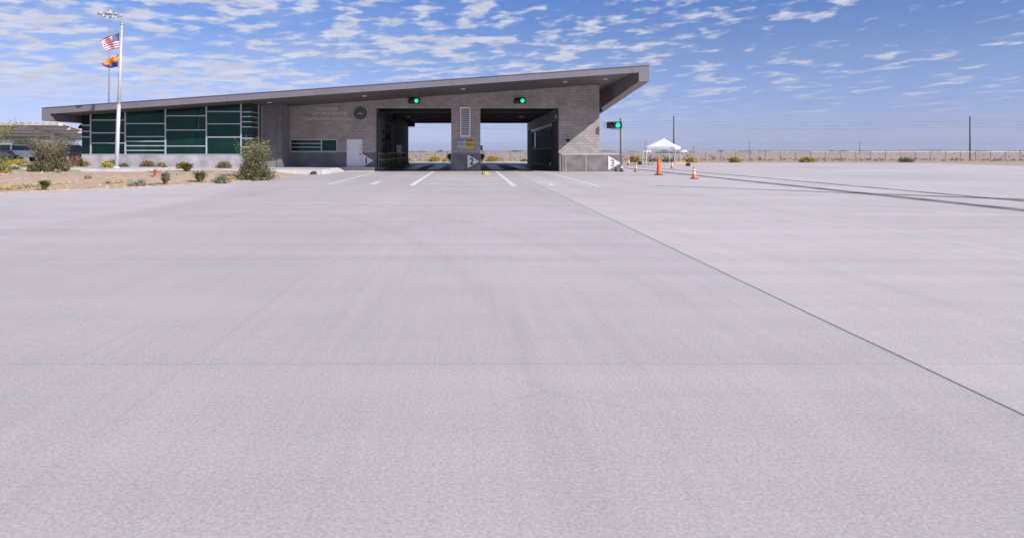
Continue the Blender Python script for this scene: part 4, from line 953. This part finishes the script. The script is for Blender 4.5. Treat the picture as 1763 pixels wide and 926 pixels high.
for i in range(9): z = .08+i*.105; r = .13-.045*i/9; pr += [(r,z),(r+.008,z+.03),(r+.008,z+.07),(r,z+.1)]
b.lathe((0,0,0),pr+[(.06,1.03),(.0,1.035)],20); b.build('tube','orange',t,True)
b = MB(); b.lathe((0,0,1.03),[(.02,0),(.02,.04),(.045,.05),(.045,.09),(0,.1)],12); b.build('handle','orange',t,True)

def tent(x,y,rz_,fab,frame,lab,dark_logo):
    t = thing('canopy_tent',(x,y,0),lab,'canopy tent',None,rz_); s = 1.525; ze, zt, za = 1.76,2.05,3.0
    b = MB(); n = 10
    cs = [(-s,-s),(s,-s),(s,s),(-s,s)]
    for k in range(4):
        A,B = cs[k],cs[(k+1)%4]
        for i in range(n):
            for j in range(n):
                def P(u,v):   # u along edge, v toward apex; fabric sags between frame bars
                    ex, ey = A[0]+(B[0]-A[0])*u, A[1]+(B[1]-A[1])*u; sag = .10*math.sin(math.pi*u)*(1-v)*math.sin(math.pi*v*.9+.1)
                    vv = v; z = zt+(za-zt)*(.72*vv+.28*vv**2.2)-sag
                    return (ex*(1-v),ey*(1-v),z)
                b.face([P(i/n,j/n),P((i+1)/n,j/n),P((i+1)/n,(j+1)/n),P(i/n,(j+1)/n)])
        for i in range(n):
            def Q(u,z): 
                return (A[0]+(B[0]-A[0])*u,A[1]+(B[1]-A[1])*u,z)
            sc1 = lambda u: ze+.035*abs(math.sin(u*math.pi*6))
            b.face([Q(i/n,sc1(i/n)),Q((i+1)/n,sc1((i+1)/n)),Q((i+1)/n,zt),Q(i/n,zt)])
    o = b.build('canopy',fab,t); md = o.modifiers.new('t','SOLIDIFY'); md.thickness = .01
    for cx_,cy_ in cs:
        b = MB(); b.box(cx_*1.03-.025,cx_*1.03+.025,cy_*1.03-.025,cy_*1.03+.025,0,1.1); b.box(cx_*.985-.02,cx_*.985+.02,cy_*.985-.02,cy_*.985+.02,1.101,2.0); l_ = b.build('leg',frame,t)
        b = MB(); b.box(cx_*1.03-.07,cx_*1.03+.07,cy_*1.03-.07,cy_*1.03+.07,0,.012); q = b.build('foot',frame); q.parent = l_
    if dark_logo: b = MB(); b.box(s+.011,s+.016,s-.5,s-.25,1.88,1.93) if False else b.box(s-.5,s-.26,-s-.02,-s-.012,1.87,1.92); b.build('maker_tag','navy',t)
    for k in range(4):
        A,B = Vector((*cs[k],1.95))*.98,Vector((*cs[(k+1)%4],1.95))*.98; A.z = B.z = 1.95; Mx = (A+B)/2; Mx.z = 1.62
        b = MB(); b.tube([A,Mx,B],.012,4); b.build('truss',frame,t)
    return t
th_ = math.radians(-27.7)
C = Vector((22.4,69.5)); ctr = C+Vector((-math.cos(-th_),math.sin(-th_)))*1.525+Vector((math.sin(-th_),math.cos(-th_)))*1.525
tent(ctr.x,ctr.y,th_,'tent','white','bright white pop up canopy tent on the concrete right of the building',True)
tent(X(1134,78.5),78.5,th_,'tentg','white','greyish canopy tent mostly hidden behind the white tent',False)
for px,Y,lab in ((1184.6,66.6,'dark weight bag at the right leg of the white tent'),(1101.5,75.5,'black weight box at the left leg of the rear tent')):
    b = MB(); b.box(-.2,.2,-.16,.16,0,.3); b.box(-.06,.06,-.02,.02,.3,.36); o = b.build('tent_weight','blackrub',loc=(X(px,Y),Y,.005)); bevel(o,.05,3); tag(o,lab,'weight','tent weights')
b = MB(); pa,pb = W(1165,281.3,76),W(1183,281.6,76); b.box(pa[0],pb[0],76,76.02,.14,.24); b.box(pa[0],pa[0]+.05,75.98,76.03,0,.3); b.box(pb[0]-.05,pb[0],75.98,76.03,0,.3)
tag(b.build('yellow_barrier','yellowsign'),'low yellow barrier board on the ground behind the white tent','barrier')

# ------------------------------------------------------------------ fence
Yf = 101; fn = thing('chain_link_fence',(0,Yf,0),'long grey chain link fence along the far edge of the paving','fence')
for i in range(96):
    x = -76+i*2.36; b = MB(); b.cyl((x,0,-.1),(x,0,1.5),.05,.05,6); b.build('post','dullsteel',fn)
b = MB(); b.face([(-76,0.04,0),(150,.04,0),(150,.04,1.45),(-76,.04,1.45)]); b.build('wire_mesh','link',fn)
b = MB(); b.cyl((-76,.0,1.48),(150,0,1.48),.022,.022,5); b.build('top_rail','galv',fn)

# ------------------------------------------------------------------ utility poles and wires
Yp = 130
def upole(px,Y,top,lab,r=.16,arms=0):
    t = thing('utility_pole',(X(px,Y),Y,0),lab,'utility pole','utility poles across the desert'); h = Z(top,Y)
    b = MB(); b.cyl((0,0,-.2),(0,0,h),r,r*.75,10); b.build('pole','wood',t,True)
    b = MB()
    for z in (Z(208,Yp),Z(213,Yp),Z(218.5,Yp)):
        if z < h: b.cyl((r*.7,0,z),(r*.7+.3,0,z+.05),.04,.03,6)
    if not b.f: b.box(-.9,.9,-.06,.06,h-.5,h-.38)
    b.build('insulator_arm','galv' if b.f and h > 7.6 and Y == Yp else 'wood',t); return t
upole(1160,Yp,200,'tall grey utility pole rising behind the white tent',.16)
upole(1160+510,Yp,200,'tall grey utility pole far right of the tent',.16)
upole(1160-510,Yp,200,'tall utility pole standing behind the building',.16)
upole(1112,400,241.5,'small distant utility pole left of the white tent')
upole(1194,420,252,'small distant utility pole just right of the white tent')
upole(1290,410,243,'small distant utility pole farther right of the tent')
upole(1480,420,243,'small distant utility pole near the right edge')
for k,(py,Y) in enumerate(((208,Yp),(213,Yp),(218.5,Yp),(246,400))):
    z = Z(py,Y); sp_ = 60; xp = X(1160,Yp); b = MB(); x0 = xp-2*sp_ if Y == Yp else -200
    x1 = xp+2*sp_ if Y == Yp else 420; n = 64; pts = []
    for i in range(n+1):
        x = x0+(x1-x0)*i/n; u = ((x-xp)/sp_) % 1; pts.append((x+.3,Y,z-.45*4*u*(1-u)))
    b.tube(pts,.014 if Y == Yp else .045,4); tag(b.build('overhead_wire','wire'),['topmost of the overhead wires on the tall poles','second highest overhead wire on the tall poles','third highest overhead wire on the tall poles','lowest far overhead wire crossing behind the tent'][k],'wire','overhead wires')

# ------------------------------------------------------------------ desert scrub, far things, hills
random.seed(77); b = MB()
for _ in range(4200):
    Y = 106+ (random.random()**2.2)*1500; hx_ = Y*.95; x = random.uniform(-hx_*.85,hx_); s = random.uniform(.2,.6)*(1.8 if random.random() < .06 else 1)
    if mnoise.noise((x*.012,Y*.02,5)) < -.12: continue
    mi = random.choice((0,0,1))
    for q in range(5):
        a = random.uniform(0,6.28); c = Vector((x+random.gauss(0,s*.4),Y+random.gauss(0,s*.4),-.06+s*.35*random.uniform(.5,1.3)))
        leaf(b,c,s*.9,mi,up=1)
tag(b.build('desert_scrub',['g_scrub','g_ochre']),'low scattered scrub covering the flat desert beyond the fence','scrub',kind='stuff')
b = MB()
for _ in range(900):
    px = random.uniform(560,1763); Y = random.uniform(900,1500); x = X(px,Y); s = random.uniform(1,2.6)*(1.4 if random.random()<.15 else 1)
    if mnoise.noise((px*.03,0,0)) < .05: continue
    for q in range(6): leaf(b,(x+random.gauss(0,s),Y+random.gauss(0,s),s*random.uniform(.2,1)),s*1.1,0)
tag(b.build('far_tree_line','g_dark'),'thin broken line of far trees on the desert horizon','tree line',kind='stuff')
def shed(px0,px1,py,Y,m_,lab,roofm='cargrey'):
    x0,x1,h = X(px0,Y),X(px1,Y),Z(py,Y); t = thing('distant_shed',((x0+x1)/2,Y,0),lab,'shed','sheds on the horizon'); w = (x1-x0)/2
    b = MB(); b.box(-w,w,0,12,-.1,h*.8); b.build('wall',m_,t); b = MB(); k = [(-w-.3,-.4,h*.8),(w+.3,-.4,h*.8),(w+.3,12.4,h*.8),(-w-.3,12.4,h*.8),(-w,5.8,h),(w,5.8,h),(w,6.2,h),(-w,6.2,h)]; b.hexa(k); b.build('roof',roofm,t)
    b = MB()
    for i in range(4): xx = -w+w*2*(i+.5)/4; b.box(xx-w*.12,xx+w*.12,-.05,-.003,0,h*.55)
    b.build('door','carglass',t)
shed(1147,1161,260.4,620,'carnavy','long dark blue shed on the horizon under the white tent roof')
shed(1163.5,1171,260.9,640,'cargrey','low grey shed on the horizon right of the tall utility pole')
shed(1134,1143,261.2,640,'cargrey','low dark shed on the horizon, leftmost under the tent roof')
for px,py,Y,lab in ((1177,263.4,560,'small white lorry on the horizon by the right tent leg'),(1114,263.9,500,'small white lorry on the horizon left of the white tent')):
    t = thing('distant_lorry',(X(px,Y),Y,-.05),lab,'lorry','white lorries on the horizon'); b = MB(); b.box(-1.4,2.8,-1.2,1.2,.7,2.9); b.build('cargo_box','white',t); b = MB(); b.prism([(-2.6,.6),(-1.5,.6),(-1.5,2.2),(-2.1,2.2),(-2.6,1.4)],-1.1,1.1); b.build('cab','carwhite',t)
    for x in (-2,1.8): b = MB(); b.cyl((x,-1.15,.4),(x,1.15,.4),.42,.42,12); b.build('wheel','blackrub',t)
b = MB(); n = 260
def ridge(x): 
    return 6+max(0,48*(mnoise.noise((x*.00055,3.1,0))+.18))+10*mnoise.noise((x*.003,1,0))
for i in range(n+1):
    x = -9000+18000*i/n; b.v += [(x,8200,-.1),(x,8600,max(2,ridge(x))),(x,9200,-.1)]
for i in range(n): k = i*3; b.f += [(k,k+3,k+4,k+1),(k+1,k+4,k+5,k+2)]; b.m += [0,0]
tag(b.build('hills','hill',smooth=True),kind='structure')
# pole lamp at right whose thin shadow falls across the concrete
t = thing('lot_light_pole',(19.0,19.05,0),'tapered grey parking lot light pole standing far right of the paving','light pole')
b = MB(); b.cyl((0,0,.5),(0,0,9),.36,.10,14); b.build('pole','galv',t,True); b = MB(); b.cyl((0,0,0),(0,0,.5),.45,.45,18); b.build('footing','castpale',t); b = MB(); b.box(-.12,.12,-.12,.12,9.0,9.25); b.build('lamp_head','dark',t)

# ------------------------------------------------------------------ haze
HAZE = True
if HAZE:
    b = MB(); b.box(-9600,9600,-400,9700,-1.1,75); o = b.build('haze','white'); tag(o,'thin pale air over the desert','haze',kind='stuff')
    hm_ = bpy.data.materials.new('haze_air'); nt,N,L = nodes(hm_); N.remove(N['Principled BSDF']); v = N.new('ShaderNodeVolumePrincipled'); v.inputs['Color'].default_value = (.82,.88,1,1); v.inputs['Density'].default_value = 9e-5; v.inputs['Anisotropy'].default_value = .2
    L.new(v.outputs[0],N['Material Output'].inputs['Volume']); o.data.materials.clear(); o.data.materials.append(hm_)
    hm_.cycles.homogeneous_volume = True if hasattr(hm_.cycles,'homogeneous_volume') else None

# ------------------------------------------------------------------ light, sky
sd = Vector((1.1,-1,.96)).normalized(); el = math.asin(sd.z)
sun = bpy.data.lights.new('sun','SUN'); sun.energy = 5.0; sun.angle = math.radians(.5); sun.color = (1,.955,.925)
so = bpy.data.objects.new('sun',sun); COL.objects.link(so); so.rotation_euler = (-sd).to_track_quat('-Z','Y').to_euler(); so.location = (30,-30,40)
wd = bpy.data.worlds.new('World'); S.world = wd; wd.use_nodes = True; nt = wd.node_tree; N,L = nt.nodes,nt.links
bg = N['Background']; sky = N.new('ShaderNodeTexSky'); sky.sky_type = 'NISHITA'; sky.sun_disc = False; sky.sun_elevation = el
sky.sun_rotation = math.atan2(sd.x, sd.y); sky.altitude = 300; sky.air_density = 1.0; sky.dust_density = .6; sky.ozone_density = 2.5
SKYSTR = .10; NOCLOUD = False
tc = N.new('ShaderNodeTexCoord'); sp = N.new('ShaderNodeSeparateXYZ'); L.new(tc.outputs['Generated'],sp.inputs[0])
def wm(op,a,b_=None,c=None):
    n = N.new('ShaderNodeMath'); n.operation = op
    for i,v in enumerate((a,b_,c)):
        if v is None: continue
        if isinstance(v,(int,float)): n.inputs[i].default_value = v
        else: L.new(v,n.inputs[i])
    return n.outputs[0]
az_ = wm('ARCTAN2',sp.outputs[0],sp.outputs[1]); lz = wm('LOGARITHM',wm('MAXIMUM',wm('ADD',sp.outputs[2],.045),.02),2.71828)
u = wm('ADD',wm('MULTIPLY',az_,5.0),wm('MULTIPLY',lz,-.9)); v = wm('MULTIPLY',lz,3.9)
cb = N.new('ShaderNodeCombineXYZ'); L.new(u,cb.inputs[0]); L.new(v,cb.inputs[1])
def wn(scale,det,rough,off,sc=(1,1,1),rot=0,dist=0):
    mp = N.new('ShaderNodeMapping'); mp.inputs['Location'].default_value = off; mp.inputs['Scale'].default_value = sc; mp.inputs['Rotation'].default_value = (0,0,rot)
    L.new(cb.outputs[0],mp.inputs[0]); n = N.new('ShaderNodeTexNoise'); n.inputs['Scale'].default_value = scale; n.inputs['Detail'].default_value = det; n.inputs['Roughness'].default_value = rough; n.inputs['Distortion'].default_value = dist
    L.new(mp.outputs[0],n.inputs['Vector']); return n.outputs['Fac']
def wr(v_,a,b_,c,d):
    n = N.new('ShaderNodeMapRange'); n.interpolation_type = 'SMOOTHSTEP'
    for k,x in zip(('From Min','From Max','To Min','To Max'),(a,b_,c,d)): n.inputs[k].default_value = x
    L.new(v_,n.inputs['Value']); return n.outputs[0]
puff = wn(4.3,4,.5,(3,1,0),(1,1,1),0,.1)
small = wn(11.0,4,.5,(0,5,2),(.8,1,1),0)
big = wn(.6,3,.5,(7.3,2,0),(.7,1,1))
bias = wr(sp.outputs[0],-.5,.35,.10,-.03)          # denser bank to the left
dens = wm('ADD',wm('ADD',wm('ADD',puff,wm('MULTIPLY',wm('SUBTRACT',small,.5),.35)),wm('MULTIPLY',wm('SUBTRACT',big,.5),.5)),bias)
cl = wr(dens,.475,.69,0,1)
veil = wm('MULTIPLY',wr(wn(1.2,6,.6,(1,9,0),(.7,1,1)),.38,.72,0,1),wr(sp.outputs[0],-.7,.2,.42,.04))
fac = wm('MINIMUM',wm('ADD',wm('MULTIPLY',cl,.88),veil),.9)
fade = wr(sp.outputs[2],.02,.12,.12,1); fac = wm('MULTIPLY',fac,fade)
shade = wr(wn(5,4,.5,(0,0,4)),.3,.7,.86,1.05)
ccol = N.new('ShaderNodeVectorMath'); ccol.operation = 'SCALE'; ccol.inputs[0].default_value = (6.9,7.0,8.2); L.new(shade,ccol.inputs['Scale'])
tint = N.new('ShaderNodeMix'); tint.data_type = 'RGBA'; tint.blend_type = 'MULTIPLY'; tint.inputs[0].default_value = 1; L.new(sky.outputs[0],tint.inputs[6])
tr = N.new('ShaderNodeValToRGB'); L.new(sp.outputs[2],tr.inputs[0]); ce = tr.color_ramp.elements
for (p_, c_) in ((.033,(.81,.85,1.52)),(.06,(.80,.81,1.38)),(.144,(.80,.82,1.15))): e_ = ce.new(p_); e_.color = (*c_,1)
ce[0].position = 0; ce[0].color = (.90,1.02,1.95,1); ce[-1].position = .24; ce[-1].color = (.50,.73,1.25,1); L.new(tr.outputs[0],tint.inputs[7])
mxw = N.new('ShaderNodeMix'); mxw.data_type = 'RGBA'; L.new(fac,mxw.inputs[0]); L.new(tint.outputs[2],mxw.inputs[6]); L.new(ccol.outputs[0],mxw.inputs[7])
L.new(mxw.outputs[2],bg.inputs[0])
if NOCLOUD: L.new(tint.outputs[2],bg.inputs[0])
bg.inputs[1].default_value = SKYSTR

# ------------------------------------------------------------------ camera
cam = bpy.data.cameras.new('camera'); co = bpy.data.objects.new('camera',cam); COL.objects.link(co); S.camera = co
co.location = (0,0,H); co.rotation_euler = (R90,0,0); cam.sensor_fit = 'HORIZONTAL'; cam.sensor_width = 36; cam.lens = 36*F/1763
cam.shift_x = (881.5-CX)/1763; cam.shift_y = -(463-CY)/1763; cam.clip_start = .05; cam.clip_end = 20000
S.view_settings.view_transform = 'Standard'; S.view_settings.look = 'None'; S.view_settings.gamma = 1; S.view_settings.exposure = 0.0
S.render.engine = 'CYCLES'
S.cycles.volume_bounces = 0; S.cycles.max_bounces = 8; S.cycles.transparent_max_bounces = 12
